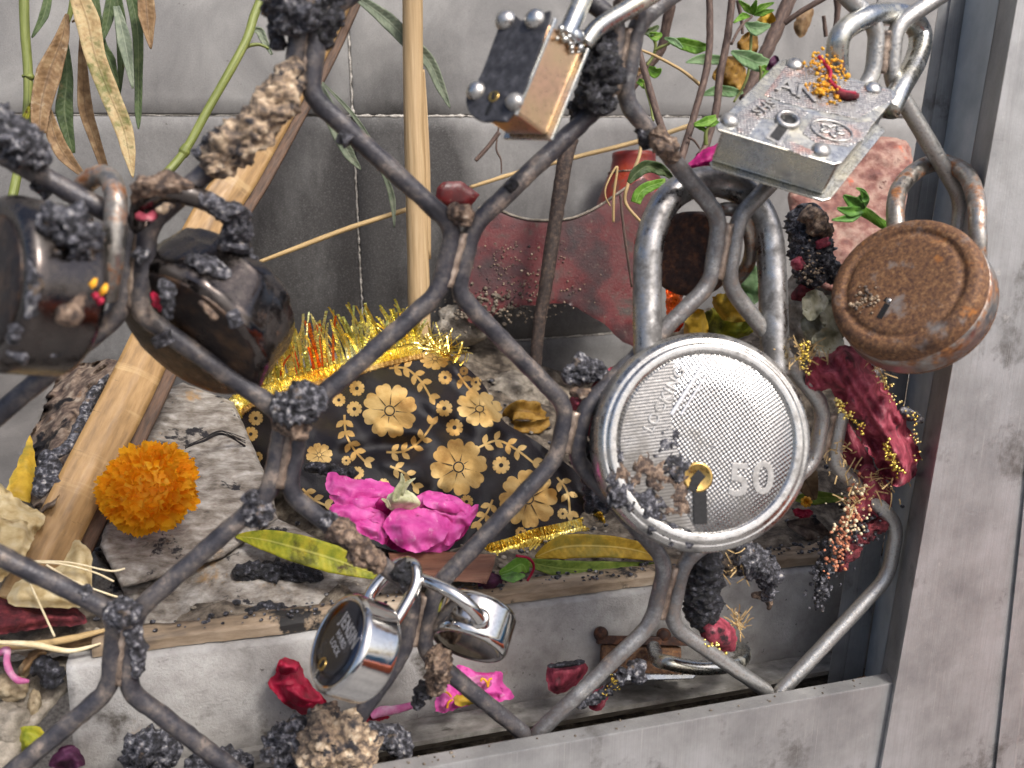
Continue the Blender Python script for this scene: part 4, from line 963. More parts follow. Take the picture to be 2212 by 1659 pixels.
t = thing('burnt_padlock', 'scorched round padlock hanging with its black underside showing over the bamboo', 'padlock', 'padlocks on the grille')
fr = Frame(404, 730, .004, (-62, -112, 105), (.5, -.4)); R = 184
lathe('body', fr, rounded([(0, -4), (134, -4), (142, 0), (164, 0), (R-6, -8), (R, -26), (R-4, -120), (R-14, -160), (R-44, -184), (0, -196)], 9), M['scorched'], t, 80, True, None, 9)
lathe('underside', fr, [(0, 12), (60, 11), (110, 9), (145, 5), (164, 1), (172, -4)], M['burnt_face'], t, 72)
shackle([(318, 560, .004), (305, 500, .0005), (308, 445, -.004), (345, 412, -.007), (410, 420, -.007), (465, 445, -.005), (505, 480, -.001), (520, 540, .004), (528, 620, .006)], [20, 22, 24, 24, 23, 22, 20, 20], M['scorched'], t, 10, .12)
for i, (p, r, mt, am) in enumerate([([(300, 440, -.004), (320, 405, -.008), (375, 395, -.0085), (420, 410, -.008)], [16, 28, 22, 14], 'ash_brown', .4), ([(425, 420, -.0085), (470, 445, -.0075), (510, 470, -.004), (522, 530, .001)], [16, 24, 32, 24], 'char', .5), ([(490, 510, -.002), (520, 560, .002), (545, 640, .005), (555, 690, .006)], [26, 34, 24, 10], 'char', .55),
    ([(575, 590, .006), (600, 650, .006), (598, 720, .006), (570, 760, .004)], [16, 18, 16, 10], 'char', .6), ([(545, 560, .006), (560, 600, .006)], [14, 16], 'ash_brown', .5), ([(495, 670, -.010), (515, 705, -.010)], [12, 22], 'char', .4), ([(400, 560, -.004), (450, 575, -.006), (500, 600, -.006)], [16, 26, 14], 'char', .5), ([(540, 770, -.002), (530, 800, .0)], [8, 12], 'char', .5), ([(350, 600, -.010), (365, 640, -.012), (360, 690, -.011)], [10, 18, 12], 'char', .6), ([(430, 650, -.014), (470, 690, -.014)], [6, 9], 'ash_brown', .5)]): crust('burnt_crust', p, r, M[mt], t, am, 9, 24, 60+i)
for i in range(7): blade('red_scrap', [(333+ryd(8), 640+ryd(12), -.0055), (343+ryd(6), 652+ryd(10), -.008), (352+ryd(8), 664+ryd(12), -.0055)], [4, 9, 3], M['crimson'], t, .3, 4)
crust('red_residue', [(296, 462, -.006), (318, 470, -.008), (338, 460, -.006)], [8, 13, 8], M['redcloth'], t, .5, 8, 16, 71); crust('pale_residue', [(338, 455, -.007), (358, 450, -.008), (376, 440, -.006)], [6, 13, 6], M['ash'], t, .4, 8, 16, 72)

# ---- two small shiny locks sharing one joint
t = thing('small_padlock', 'small chrome padlock with dark engraved oval face and brass keyhole', 'padlock', 'small chrome padlocks on the lower grille')
fr = Frame(727, 1387, -.020, (-66, 38, 50), (.5, 1)); R = 110
lathe('body', fr, rounded([(0, -3), (92, -3), (97, 0), (104, -2), (R, -10), (R+1, -84), (R-4, -94), (R-14, -98), (0, -100)], 6), M['chrome'], t, 90)
lathe('face_plate', fr, [(0, -.5), (60, -.5), (90, -.8), (93, -3)], M['chrome_dark'], t, 72)
text_part('letter', 'JENSIN', fr, (22, 40, .3, -.15), 31, M['engrave'], t, .15, 0, (1.0, 1.35)); text_part('letter', 'HARD', fr, (12, 12, .3, -.15), 20, M['engrave'], t, .12, 0, (1.0, 1.1)); text_part('letter', 'LOCK', fr, (4, -10, .3, -.15), 20, M['engrave'], t, .12, 0, (1.0, 1.1))
kf = at_frame(fr, -8, -58, 0); lathe('key_cylinder', kf, [(0, .5), (10, .8), (13, 2), (15, .5), (15, -2)], M['brass'], t, 28); slot(kf, 0, 0, 1, 4, 9, -.1, M['hole'], t); slot(kf, -2, -26, .2, 3, 12, .0, M['steel'], t)
shackle([(796, 1330, .0), (800, 1285, .002), (835, 1240, .003), (868, 1216, .002), (895, 1222, -.003), (898, 1262, -.007), (870, 1318, -.010), (838, 1368, -.012), (822, 1392, -.012)], 13.5, M['chrome'], t, 10, .0, 20)

t = thing('small_padlock', 'small chrome padlock seen from behind with shackle hole and striped reflections', 'padlock', 'small chrome padlocks on the lower grille')
fr = Frame(1008, 1396, -.005, (-26, -70, 52), (.9, -.35)); R = 88
lathe('body', fr, rounded([(0, -2), (68, -2), (75, 1), (82, 0), (R, -10), (R, -84), (R-6, -94), (R-18, -98), (0, -100)], 7), M['chrome'], t, 90)
lathe('collar', Frame(1036, 1335, -.0125, (-.25, .3, .9), (0, 1)), [(9, 5), (15, 5), (20, 2), (22, -3)], M['chrome'], t, 28)
shackle([(876, 1258, .006), (892, 1246, -.001), (925, 1256, -.007), (975, 1280, -.012), (1015, 1310, -.014), (1038, 1340, -.012), (1048, 1356, -.008)], [12, 13, 14, 15, 15, 15], M['chrome'], t, 10, 0, 20)

# ---- lock behind the big shackle, and rusty lock lying on the inner rail
t = thing('dark_padlock', 'dark rusty round padlock half hidden behind the big shackle', 'padlock', 'padlocks on the grille')
fr = Frame(1480, 548, .014, (-.5, -.1, .85), (.2, 1)); lathe('body', fr, rounded([(0, 0), (78, 0), (90, -8), (94, -70), (80, -82), (0, -84)], 8), M['rust_dark'], t, 64, True, None, 1.5)
shackle([(1530, 500, .016), (1545, 462, .010), (1575, 452, .006), (1605, 468, .006), (1622, 520, .008), (1616, 570, .012), (1585, 610, .016)], 15, M['steel_rust'], t, 10, .04)
crust('ash_patch', [(1508, 415, .012), (1525, 425, .012), (1545, 430, .012)], [8, 14, 6], M['ash'], t, .3, 6, 14, 80)

t = thing('fallen_padlock', 'rusted flat padlock with bright zinc shackle lying on the inner rail', 'padlock')
fr = Frame(1352, 1408, .036, (0, .25, 1), (.02, 1))
prism('top_plate', at_frame(fr, 20, 24, 6), [(-82, -9), (130, -9), (130, 9), (-82, 9)], -60, 8, M['rust_dark'], t, 2)
prism('body', at_frame(fr, 10, -12, 0), [(-62, -34), (110, -34), (110, 26), (-62, 26)], -55, 2, M['rust'], t, 5)
for x in (-54, 82): rivet(at_frame(fr, x, 36, 4), 0, 0, 0, 16, M['rust_dark'], t, .9)
prism('bottom_plate', at_frame(fr, 40, -52, 8), [(-60, -8), (100, 0), (110, 10), (-70, 8)], -60, 14, M['zinc'], t, 2)
shackle([(1412, 1400, .030), (1420, 1424, .020), (1445, 1432, .013), (1500, 1442, .012), (1560, 1440, .013), (1598, 1428, .018), (1606, 1408, .026), (1590, 1396, .034)], 16, M['zinc'], t, 10, .01)

# ================================================================== STONES AND GROUND PIECES
st = thing('fibrous_stone', 'large tilted grey stone with fibrous grain and black burnt patches under the marigold', 'stone')
pA = plane3((300, 1150, .085), (520, 900, .150), (560, 1150, .085))
relief('upper_block', [(335, 850), (395, 826), (505, 868), (545, 960), (590, 1065), (600, 1120), (480, 1205), (300, 1262), (262, 1270), (215, 1180), (240, 1090), (290, 960)], pA, M['fib_stone'], st, 6, .003, 14, .0022, 75, .03, 1, True, None, 1, ridged=True)
pB = plane3((300, 1360, .064), (600, 1150, .085), (740, 1310, .064))
relief('lower_block', [(262, 1268), (300, 1262), (480, 1205), (600, 1120), (700, 1170), (800, 1225), (870, 1262), (880, 1290), (700, 1318), (520, 1350), (330, 1378), (285, 1330)], pB, M['fib_stone'], st, 6, .003, 14, .0022, 75, .03, 1, True, None, 2, ridged=True)
relief('shadowed_flank', [(205, 1190), (262, 1272), (292, 1340), (200, 1320), (195, 1230)], plane3((200, 1190, .10), (290, 1340, .07), (200, 1320, .085)), M['fib_stone'], st, 10, .004, 30, .001, 90, .02, 3, True, None, 3)
for i, (p, r) in enumerate([([(500, 1235, .0705), (600, 1235, .071), (700, 1250, .068)], [16, 26, 12]), ([(520, 1330, .060), (580, 1318, .060), (650, 1322, .060)], [10, 22, 8]), ([(640, 1180, .076), (700, 1215, .072)], [10, 14])]):
    o = crust('burnt_crust', p, r, M['char_black'], st, .6, 10, 20, 90+i)
def rock(name, px, py, y, r, label, mat, seed, sq_=(1, 1, .8), cat='stone', group=None):
    bm = bmesh.new(); bmesh.ops.create_icosphere(bm, subdivisions=4, radius=1.0); c = at(px, py, y); k = upp(px, py, y)*r
    for v in bm.verts:
        d = v.co.copy(); q = 1+.30*noise.fractal(d*1.1+Vector((seed, 0, 0)), 1, 2, 4)+.10*noise.noise(d*5+Vector((seed, 3, 0)))
        v.co = c+Vector((d.x*sq_[0], d.y*sq_[1], d.z*sq_[2]))*q*k
    v_, f_ = bm_out(bm); o = obj(name, v_, f_, M[mat], None, True); tag(o, label, cat, group); return o
rock('rubble_stone', 1100, 850, .215, 62, 'beige dusty stone behind the black and gold cloth', 'rock', 3, (1.2, 1, .7))
rock('rubble_stone', 1000, 700, .238, 50, 'heap of pale earth against the wall above the cloth', 'rock', 5, (1.3, .8, .9))
rock('rubble_stone', 1690, 1165, .075, 24, 'small tan stone right of the big lock, below its rim', 'rock', 8)
rock('rubble_stone', 1745, 1120, .10, 60, 'grey dusty stone between the big lock and the red cloth', 'rock', 9, (1.3, 1, .7))
rock('rubble_stone', 1760, 660, .15, 80, 'pale stone behind the wilted flower', 'rock', 13, (1, 1, 1.1))
rock('pebble', 22, 1485, .05, 36, 'tan rounded pebble at the lower left edge', 'pebble', 21, (1, 1, .8), 'pebble')
rock('pebble', 75, 1520, .047, 22, 'brown oblong pebble beside the pale slab corner', 'pebble', 23, (.6, .8, 1.3), 'pebble')
rock('pebble', 15, 1570, .045, 50, 'large grey pebble at the bottom left edge', 'rock', 27, (1, 1, 1.0), 'pebble')
rock('pebble', 330, 1290, .060, 14, 'small brown pebble near the stone foot', 'pebble', 29, (1.2, 1, .7), 'pebble')
o = relief('corner_slab', [(-60, 1470), (20, 1430), (115, 1420), (200, 1415), (260, 1412), (255, 1440), (150, 1490), (60, 1600), (-10, 1720), (-80, 1720)], plane3((0, 1450, .062), (250, 1420, .060), (0, 1700, .030)), M['rock'], None, 12, .004, 40, .002, 80, .012, 3, True, None, 4); tag(o, 'rough beige broken slab edge in the bottom left corner', 'stone')
o = relief('leaning_tile', [(-60, 780), (120, 760), (118, 830), (75, 930), (20, 1065), (-60, 1070)], plane3((-40, 790, .185), (110, 780, .185), (-20, 1060, .12)), M['greyslab'], None, 14, .001, 10, .0004, 60, .01, 1, False); tag(o, 'plain grey slab leaning at the left edge behind the burnt lock', 'slab')
o = relief('stained_plaster', [(1700, 420), (1760, 350), (1850, 300), (1950, 300), (1975, 360), (1960, 470), (1940, 520), (1900, 600), (1850, 640), (1770, 620), (1730, 560)], plane3((1740, 400, .16), (1950, 380, .15), (1820, 620, .12)), M['pinkstone'], None, 7, .004, 20, .005, 55, .02, 2, True, None, 6); tag(o, 'pink stained plaster lump between the square lock and the rusty lock', 'plaster')
o = tube('pipe_stub', [(1760, 1328, .050), (1800, 1322, .051), (1840, 1316, .052)], [24, 25, 25], M['pvc'], None, 24, 4, 0); tag(o, 'short grey white pipe stub beside the post foot', 'pipe')
o = tube('iron_nail', [(1780, 1482, .006), (1830, 1478, .006), (1872, 1466, .004)], [4, 6, 8], M['rust'], None, 10, 4, .15); tag(o, 'rusty nail lying on the bottom rail near the post', 'nail')

# ================================================================== RED ORNAMENT, BOTTLE
orn = thing('red_ornament', 'dirty dark red sheet metal ornament with concave top and arched foot', 'ornament')
pO = plane3((1000, 500, .235), (1350, 480, .215), (1150, 700, .215))
pl = Y4((262, 510), (370, 503), (500, 558), (640, 588), (830, 588), (960, 558), (1100, 488), (1200, 415), (1287, 360), (1400, 300), (1480, 420), (1500, 800), (1500, 1450), (1300, 1440), (1230, 1408), (1150, 1320), (1000, 1222), (870, 1162), (700, 1165), (550, 1182), (400, 1215), (320, 1302), (200, 1290), (140, 1190), (160, 1050), (200, 850), (245, 690))
relief('sheet', pl, pO, M['redpaint'], orn, 9, .0002, 6, .0003, 40, .0022, 2, True, None, 3)
V = [pO(*p) for p in smooth_path(Y4((262, 510), (370, 503), (500, 558), (640, 588), (830, 588), (960, 558), (1100, 488), (1287, 360)), 6)]
v_, f_, u_ = sweep([q+(CAM-q).normalized()*.0006 for q in V], [.0007]*len(V), 6); obj('worn_edge', v_, f_, M['rock'], orn)
relief('round_tip', Z2((1188, 1205), (1230, 1165), (1340, 1155), (1465, 1245), (1400, 1330), (1250, 1330), (1180, 1290)), flat_y(.215), M['redpaint'], orn, 8, .002, 10, .0003, 90, .003, 1, True, None, 8)
tube('rod', [(1234, 300, .208), (1222, 340, .206), (1202, 463, .202), (1180, 610, .196), (1164, 705, .192), (1156, 800, .188)], [17, 17, 16, 15, 14, 13], M['twig_dark'], orn, 14, 8, .12, 300)
blobs('dust_crumbs', [(pO(random.gauss(1120, 70), random.uniform(520, 690))+Vector((0, -.0006, 0)), random.uniform(.0002, .0007)) for _ in range(260)], M['ash'], orn)
blobs('dust_crumbs', [(pO(random.gauss(1060, 50), random.gauss(660, 22))+Vector((0, -.0008, 0)), random.uniform(.0004, .0014)) for _ in range(160)], M['soil'], orn)
bt = thing('red_bottle', 'glossy red glass bottle standing behind the twigs left of the big shackle', 'bottle')
fr = Frame(1366, 560, .232, (0, 1, .12), (0, 0, 1))
prof = [(0, 226), (40, 226), (46, 224), (47, 216), (46, 212), (50, 190), (58, 170), (74, 130), (82, 105), (88, 70), (94, 30), (90, 20), (0, 18)]
lathe('glass', fr, [(r, z) for r, z in prof], M['redglass'], bt, 48)
lathe('neck_ring', fr, [(52, 184), (55, 184), (55.5, 181), (53, 181)], M['ash'], bt, 48)

# ================================================================== CANES, STEMS, STRAWS
cn = thing('bamboo_cane', 'pale straight cane standing upright in front of the wall joint', 'cane')
tube('stalk', [(891, -60, .205), (892, 120, .205), (895, 300, .202), (901, 480, .198), (905, 640, .192), (908, 760, .188)], [22, 22, 22, 23, 24, 24], M['cane'], cn, 20, 8, .03, 120)
blade('peeling_strip', [(914, 150, .203), (917, 215, .203), (924, 360, .200), (928, 560, .196)], [3, 5, 5, 3], M['cane'], cn, .1, 6)
tube('node_ring', [(892, 350, .201), (898, 351, .201), (904, 350, .201)], 3, M['cane'], cn)
sb = thing('split_bamboo', 'broad split bamboo slat leaning diagonally across the scene', 'bamboo')
ctr = [(760, -60, .225), (690, 85, .215), (600, 238, .200), (525, 365, .185), (442, 500, .168), (295, 813, .120), (190, 1020, .092), (95, 1208, .070), (50, 1300, .060)]
o = blade('slat', ctr, [26, 30, 36, 40, 43, 48, 50, 52, 52], M['bamboo'], sb, -.25, 8, 0, 10, .003)
off = [(x+w, y+w*.5, d+.004) for (x, y, d), w in zip(ctr, [30, 34, 41, 45, 48, 54, 57, 60, 60])]
blade('dark_strip', off, [10, 11, 13, 14, 15, 16, 17, 18, 18], M['bamboo_dark'], sb, .2, 8, 0, 4, .002)
g1 = thing('green_stem', 'jointed green plant stem running down the left edge', 'stem', 'green plant stems')
P_ = dep(Z1((150, -120), (160, 200), (180, 490), (168, 800), (115, 1090), (62, 1330), (5, 1460), (-60, 1600)), .20, .19, .17)
tube('stalk', P_, [10, 10, 9.5, 9.5, 9.5, 10, 10], M['greenstem'], g1, 16, 8, .04, 120)
for q in Z1((180, 490), (62, 1335)): tube('node', [(q[0]-2, q[1]-4, .182 if q[1] < 200 else .172), (q[0], q[1], .182 if q[1] < 200 else .172), (q[0]-2, q[1]+4, .182 if q[1] < 200 else .172)], [9, 13, 9], M['greenstem'], g1)
blade('young_leaf', dep(Z1((145, 830), (160, 760), (205, 650)), .178), [2, 7, 1], M['leaf_yg'], g1, .4)
g2 = thing('green_stem', 'green plant stem slanting behind the ash covered bar', 'stem', 'green plant stems')
tube('stalk', dep(Z1((1720, -120), (1630, 90), (1560, 290), (1330, 700), (1180, 970), (1040, 1140), (960, 1260)), .21, .19, .175), [10, 9.5, 9, 9, 9, 10, 10], M['greenstem'], g2, 16, 8, .04, 120)
tube('node', dep(Z1((1200, 930), (1180, 968), (1165, 1000)), .185), [9, 12.5, 9], M['greenstem'], g2); tube('side_shoot', dep(Z1((1570, 300), (1600, 290), (1660, 285), (1720, 310)), .20), [6, 4, 3.5, 3], M['greenstem'], g2)
blade('side_leaf', dep(Z1((1610, 190), (1660, 200), (1690, 260), (1740, 350)), .20), [3, 9, 8, 2], M['leaf_greygreen'], g2, .4)
def straw(pts, r, label, mat='straw', grp=None):
    o = tube('dry_straw', pts, r, M[mat], None, 8, 8, .15, 200); tag(o, label, 'straw', grp); return o
straw([(560, 566, .215), (650, 532, .216), (745, 496, .217), (880, 452, .218)], [4, 5.5, 5.5, 5], 'long dry straw slanting across the sooty wall behind the cane')
straw([(1015, 405, .225), (1120, 372, .226), (1250, 338, .227), (1400, 300, .226), (1505, 266, .225)], [4, 4.5, 5, 5, 5], 'dry straw running behind the grille towards the twigs')
straw([(1078, 286, .20), (1050, 322, .20), (1027, 347, .20)], [5, 5, 4], 'short brown stalk below the black faced lock', 'twig')
straw([(1078, 270, .205), (1072, 320, .205), (1082, 345, .205), (1083, 375, .205)], [2, 2.2, 2, 1.5], 'thin curled rootlet hanging below the black faced lock', 'twig')
straw([(62, 1212, .055), (150, 1215, .053), (235, 1233, .052), (270, 1228, .052)], 2.2, 'pale curved straw across the beige leaf, upper one', 'straw_pale')
straw([(62, 1214, .054), (130, 1218, .053), (200, 1235, .052), (246, 1256, .052)], 2.2, 'pale straw across the beige leaf, ending lower', 'straw_pale')
straw([(100, 1220, .052), (160, 1255, .05), (230, 1282, .05), (283, 1298, .05)], 2.2, 'pale straw reaching the blackened joint', 'straw_pale')
straw([(62, 1255, .05), (88, 1310, .048), (118, 1375, .046)], 2.4, 'pale straw pointing down over the maroon cloth', 'straw_pale')
straw([(-30, 1400, .050), (80, 1392, .050), (160, 1378, .050), (230, 1360, .050)], [6, 8, 8, 4], 'thick dry stalk lying below the maroon cloth')
straw([(-30, 1386, .046), (70, 1392, .046), (150, 1406, .046), (218, 1390, .046)], [3, 7, 6, 2], 'curled pale stalk lying lowest beside the joint', 'straw_pale')
straw([(318, 1356, .054), (350, 1362, .054), (365, 1372, .054), (372, 1382, .054)], [3, 4, 3, 2], 'bent dry stalk on the kerb beside the joint')
o = tube('clay_roll', [(110, 1392, .054), (170, 1384, .054), (222, 1376, .054)], [10, 16, 10], M['leaf_brown'], None, 12, 6, .1); tag(o, 'small brown rolled leaf between the dry stalks', 'leaf')

# ================================================================== DROOPING LEAVES (upper left)
pl_ = thing('drooping_plant', 'wilting plant with long hanging leaves, some tan and some dark green', 'plant')
def lf(pts, w, mat, ys=(.20, .19), fold=.35, zf=Z1, par=None, wave=.05, tw=0.0):
    q = dep(zf(*pts), *ys); f = {Z1: .3377, Z2: .3377, Z6: .403, Y5: .2724, Z4: .3377}.get(zf, 1)
    return blade('leaf', q, [x*f for x in w], M[mat], par or pl_, fold, 7, wave, 8, .0003, None, tw)
lf([(310, -30), (280, 100), (205, 240)], [22, 26, 3], 'leaf_green'); lf([(430, 90), (395, 250), (310, 480), (262, 680), (250, 850)], [8, 40, 72, 58, 40], 'leaf_brown', (.19, .175), .45)
lf([(420, 270), (428, 500), (412, 720), (465, 980)], [14, 36, 52, 14], 'leaf_green', (.20, .19)); lf([(305, 680), (350, 870), (420, 1000), (540, 1130)], [12, 46, 46, 10], 'leaf_brown', (.185, .17), .4)
lf([(460, 140), (490, 135), (518, 200), (528, 400), (545, 680), (600, 870), (670, 1080)], [5, 5, 7, 25, 42, 34, 22], 'leaf_brown', (.195, .185), .5); lf([(490, -60), (560, 130), (610, 360), (710, 620), (790, 820), (825, 980), (850, 1135)], [50, 74, 62, 60, 55, 40, 2], 'leaf_tan', (.185, .165), .3)
lf([(600, -60), (640, 250), (700, 390), (757, 570)], [26, 30, 38, 6], 'leaf_green', (.205, .20)); lf([(715, -60), (690, 120), (650, 265)], [24, 32, 8], 'leaf_green', (.205, .2)); lf([(745, -40), (775, 180), (775, 400), (765, 610)], [26, 34, 22, 3], 'leaf_green', (.21, .205)); lf([(745, 40), (800, 280), (850, 565)], [18, 44, 4], 'leaf_greygreen', (.2, .19))
lf([(830, -60), (878, 180), (886, 480), (884, 720), (886, 825)], [34, 34, 24, 20, 2], 'leaf_green', (.2, .19)); lf([(930, -60), (942, 120), (965, 312)], [44, 52, 2], 'leaf_brown', (.19, .18), .6)
tube('stalk', dep(Z1((470, -60), (455, 60), (430, 150), (415, 240)), .2), [6, 6, 5, 3], M['greenstem'], pl_)
sg = thing('narrow_leaf_spray', 'spray of narrow grey green leaves crossing behind the pale cane', 'plant')
lf([(640, -40), (760, 40), (880, 135), (1010, 265), (1140, 395), (1215, 560), (1275, 692)], [16, 34, 50, 48, 40, 30, 2], 'leaf_greygreen', (.212, .212), .3, Z2, sg); lf([(450, 540), (490, 680), (560, 850), (630, 990), (705, 1085)], [8, 46, 44, 34, 2], 'leaf_greygreen', (.18, .19), .3, Z2, sg)
lf([(455, 525), (640, 720), (760, 900), (860, 1130), (905, 1280), (918, 1455)], [4, 13, 14, 16, 20, 2], 'leaf_greygreen', (.18, .2), .3, Z2, sg)

# ================================================================== TWIGGY SHRUB (upper right)
sh = thing('leafy_shrub', 'twiggy shrub with dark brown stems and small fresh green leaves behind the locks', 'shrub')
def tw(pts, r, zf=Y5, y=(.20, .20), mat='twig'): return tube('twig', dep(zf(*pts), *y), r, M[mat], sh, 12, 8, .12, 260)
tw([(520, -100), (500, 80), (470, 220), (430, 400), (320, 540), (160, 760)], [12, 12, 11, 10, 9, 8], y=(.19, .20)); tw([(815, -100), (820, 300), (790, 570), (700, 900), (640, 1100), (585, 1290)], [7.5, 7.5, 8, 7.5, 8, 9], y=(.17, .15)); tw([(1005, -80), (960, 300), (900, 600), (870, 870), (790, 1150), (740, 1240)], [8, 8, 8.5, 8, 8, 9], y=(.18, .16))
tw([(240, 350), (310, 590), (420, 960), (540, 1230)], [7, 7.5, 8, 8], y=(.16, .13)); tw([(270, 395), (400, 450), (600, 560), (745, 675)], [2.5, 3, 3.5, 4], y=(.17, .17), mat='straw'); tw([(1040, 0), (1070, 150), (1080, 270)], [5, 4, 3], y=(.2, .2)); tw([(1150, 130), (1060, 220), (990, 350)], [3.5, 3.5, 3], y=(.19, .18))
tw([(690, -80), (560, 230), (480, 400), (370, 640)], [15, 15, 14, 12], Z4, (.21, .20)); tw([(630, 150), (740, 70), (900, -20)], [6, 6, 6], Z4, (.19, .18)); tw([(880, 100), (895, 235)], [4, 5], Z4, (.2, .2)); tw([(965, -30), (970, 60), (955, 190)], [9, 7, 5], Z4, (.2, .2)); tw([(1150, 250), (1120, 600), (1010, 810)], [3, 3, 2.5], y=(.17, .17), mat='greenstem')
tw([(290, 250), (380, 320), (380, 420), (320, 520)], [3, 3.5, 3.5, 3], y=(.18, .18), mat='greenstem'); tw([(380, 400), (440, 370), (500, 345)], [3, 3.5, 3], y=(.178, .175), mat='greenstem'); tw([(300, 660), (350, 830), (370, 960)], [3, 3, 3], y=(.17, .16), mat='greenstem'); tw([(650, 1090), (700, 1120), (740, 1180)], [2.5, 2.5, 2], y=(.15, .15))
tw([(1215, 520), (1225, 590), (1215, 680)], [3, 3, 3], y=(.16, .16), mat='greenstem'); tw([(790, 1150), (790, 1050), (830, 960)], [5, 4, 3], y=(.15, .15), mat='greenstem')
L5 = lambda pts, w, mat, y=(.175, .17), fold=.3, wave=.1: lf(pts, w, mat, y, fold, Y5, sh, wave)
L5([(490, 325), (600, 345), (720, 375), (845, 368)], [10, 46, 50, 2], 'leaf_bright'); L5([(460, 300), (540, 330), (600, 380)], [6, 26, 8], 'leaf_pale'); L5([(630, 495), (760, 470), (930, 480)], [3, 42, 30], 'leaf_pale', (.19, .19)); L5([(990, 410), (1110, 460), (1220, 500), (1300, 480)], [10, 62, 66, 4], 'leaf_pale', (.165, .16)); L5([(1100, 185), (1190, 225), (1300, 200)], [8, 58, 6], 'leaf_pale', (.17, .165))
L5([(330, 545), (390, 575), (435, 545)], [26, 44, 4], 'leaf_bright'); L5([(195, 620), (240, 570), (290, 560)], [8, 36, 10], 'leaf_brown', (.175, .172)); L5([(250, 640), (280, 660), (300, 700)], [20, 26, 8], 'leaf_bright'); L5([(765, 750), (880, 720), (1000, 730), (1085, 735)], [10, 44, 38, 4], 'leaf_pale', (.185, .18)); L5([(870, 930), (790, 965), (695, 990)], [20, 40, 10], 'leaf_bright', (.15, .148)); L5([(700, 1000), (750, 1010), (790, 1040)], [6, 22, 10], 'leaf_bright', (.15, .15)); L5([(815, 990), (860, 975), (900, 980)], [20, 24, 6], 'leaf_bright', (.15, .15))
for a in ([(1150, 110), (1110, 60), (1050, 5)], [(1160, 110), (1230, 60), (1330, 20)], [(1160, 120), (1170, 60), (1190, 0)], [(1140, 130), (1080, 130), (1010, 180)], [(1170, 120), (1240, 100), (1330, 80)]): L5(a, [6, 28, 3], 'leaf_bright', (.17, .165))
L5([(230, 1610), (265, 1530), (340, 1480), (470, 1440)], [40, 44, 42, 26], 'leaf_bright', (.11, .11), .2); L5([(175, 1450), (240, 1370), (330, 1320), (440, 1350), (530, 1420)], [16, 46, 48, 40, 4], 'leaf_green', (.115, .115), .5, .3); L5([(290, 245), (350, 250), (415, 205)], [14, 34, 4], 'leaf_green', (.175, .175), .7, .4); L5([(340, 270), (390, 290), (440, 270)], [16, 36, 8], 'leaf_bright', (.174, .174), .5)
L5([(1230, 560), (1250, 540), (1270, 560), (1240, 620)], [8, 24, 24, 6], 'leaf_bright', (.16, .16))
relief('leaf', Y5((930, 460), (1010, 440), (1060, 480), (1110, 560), (1090, 700), (1010, 725), (930, 690), (850, 630), (850, 570)), flat_y(.185), M['leaf_ochre'], sh, 4, .0025, 18, .003, 120, .0006, 3, True, None, 2, ruffle=.006); relief('leaf', Y5((1040, 380), (1070, 290), (1140, 250), (1205, 290), (1185, 420), (1100, 450)), flat_y(.182), M['leaf_ochre'], sh, 4, .0015, 18, .0025, 120, .0006, 3, True, None, 5, ruffle=.006)
relief('leaf', Y5((1190, 180), (1250, 90), (1320, 100), (1340, 170), (1260, 190)), flat_y(.18), M['leaf_yellow'], sh, 5, .003, 14, .001, 120, .001, 3, True, None, 6, ruffle=.006); relief('leaf', Z4((690, 140), (770, 50), (820, 60), (800, 140), (760, 230), (720, 230)), flat_y(.20), M['leaf_brown'], sh, 5, .003, 14, .001, 120, .001, 3, True, None, 7)
tube('twig', [(1325, 480, .15), (1326, 420, .15), (1333, 360, .15), (1310, 400, .15), (1308, 425, .15), (1318, 445, .15)], [3, 3, 2.5, 2, 2, 1.5], M['straw'], sh, 8, 8, .1); tube('twig', [(1388, 290, .16), (1380, 340, .155), (1356, 400, .15), (1352, 440, .15), (1390, 485, .145)], [4, 4, 4, 4, 3], M['straw'], sh, 8, 8, .1); tube('twig', [(1340, 420, .15), (1348, 500, .148), (1365, 620, .145)], [3, 3, 2.5], M['twig'], sh, 8, 8, .1)

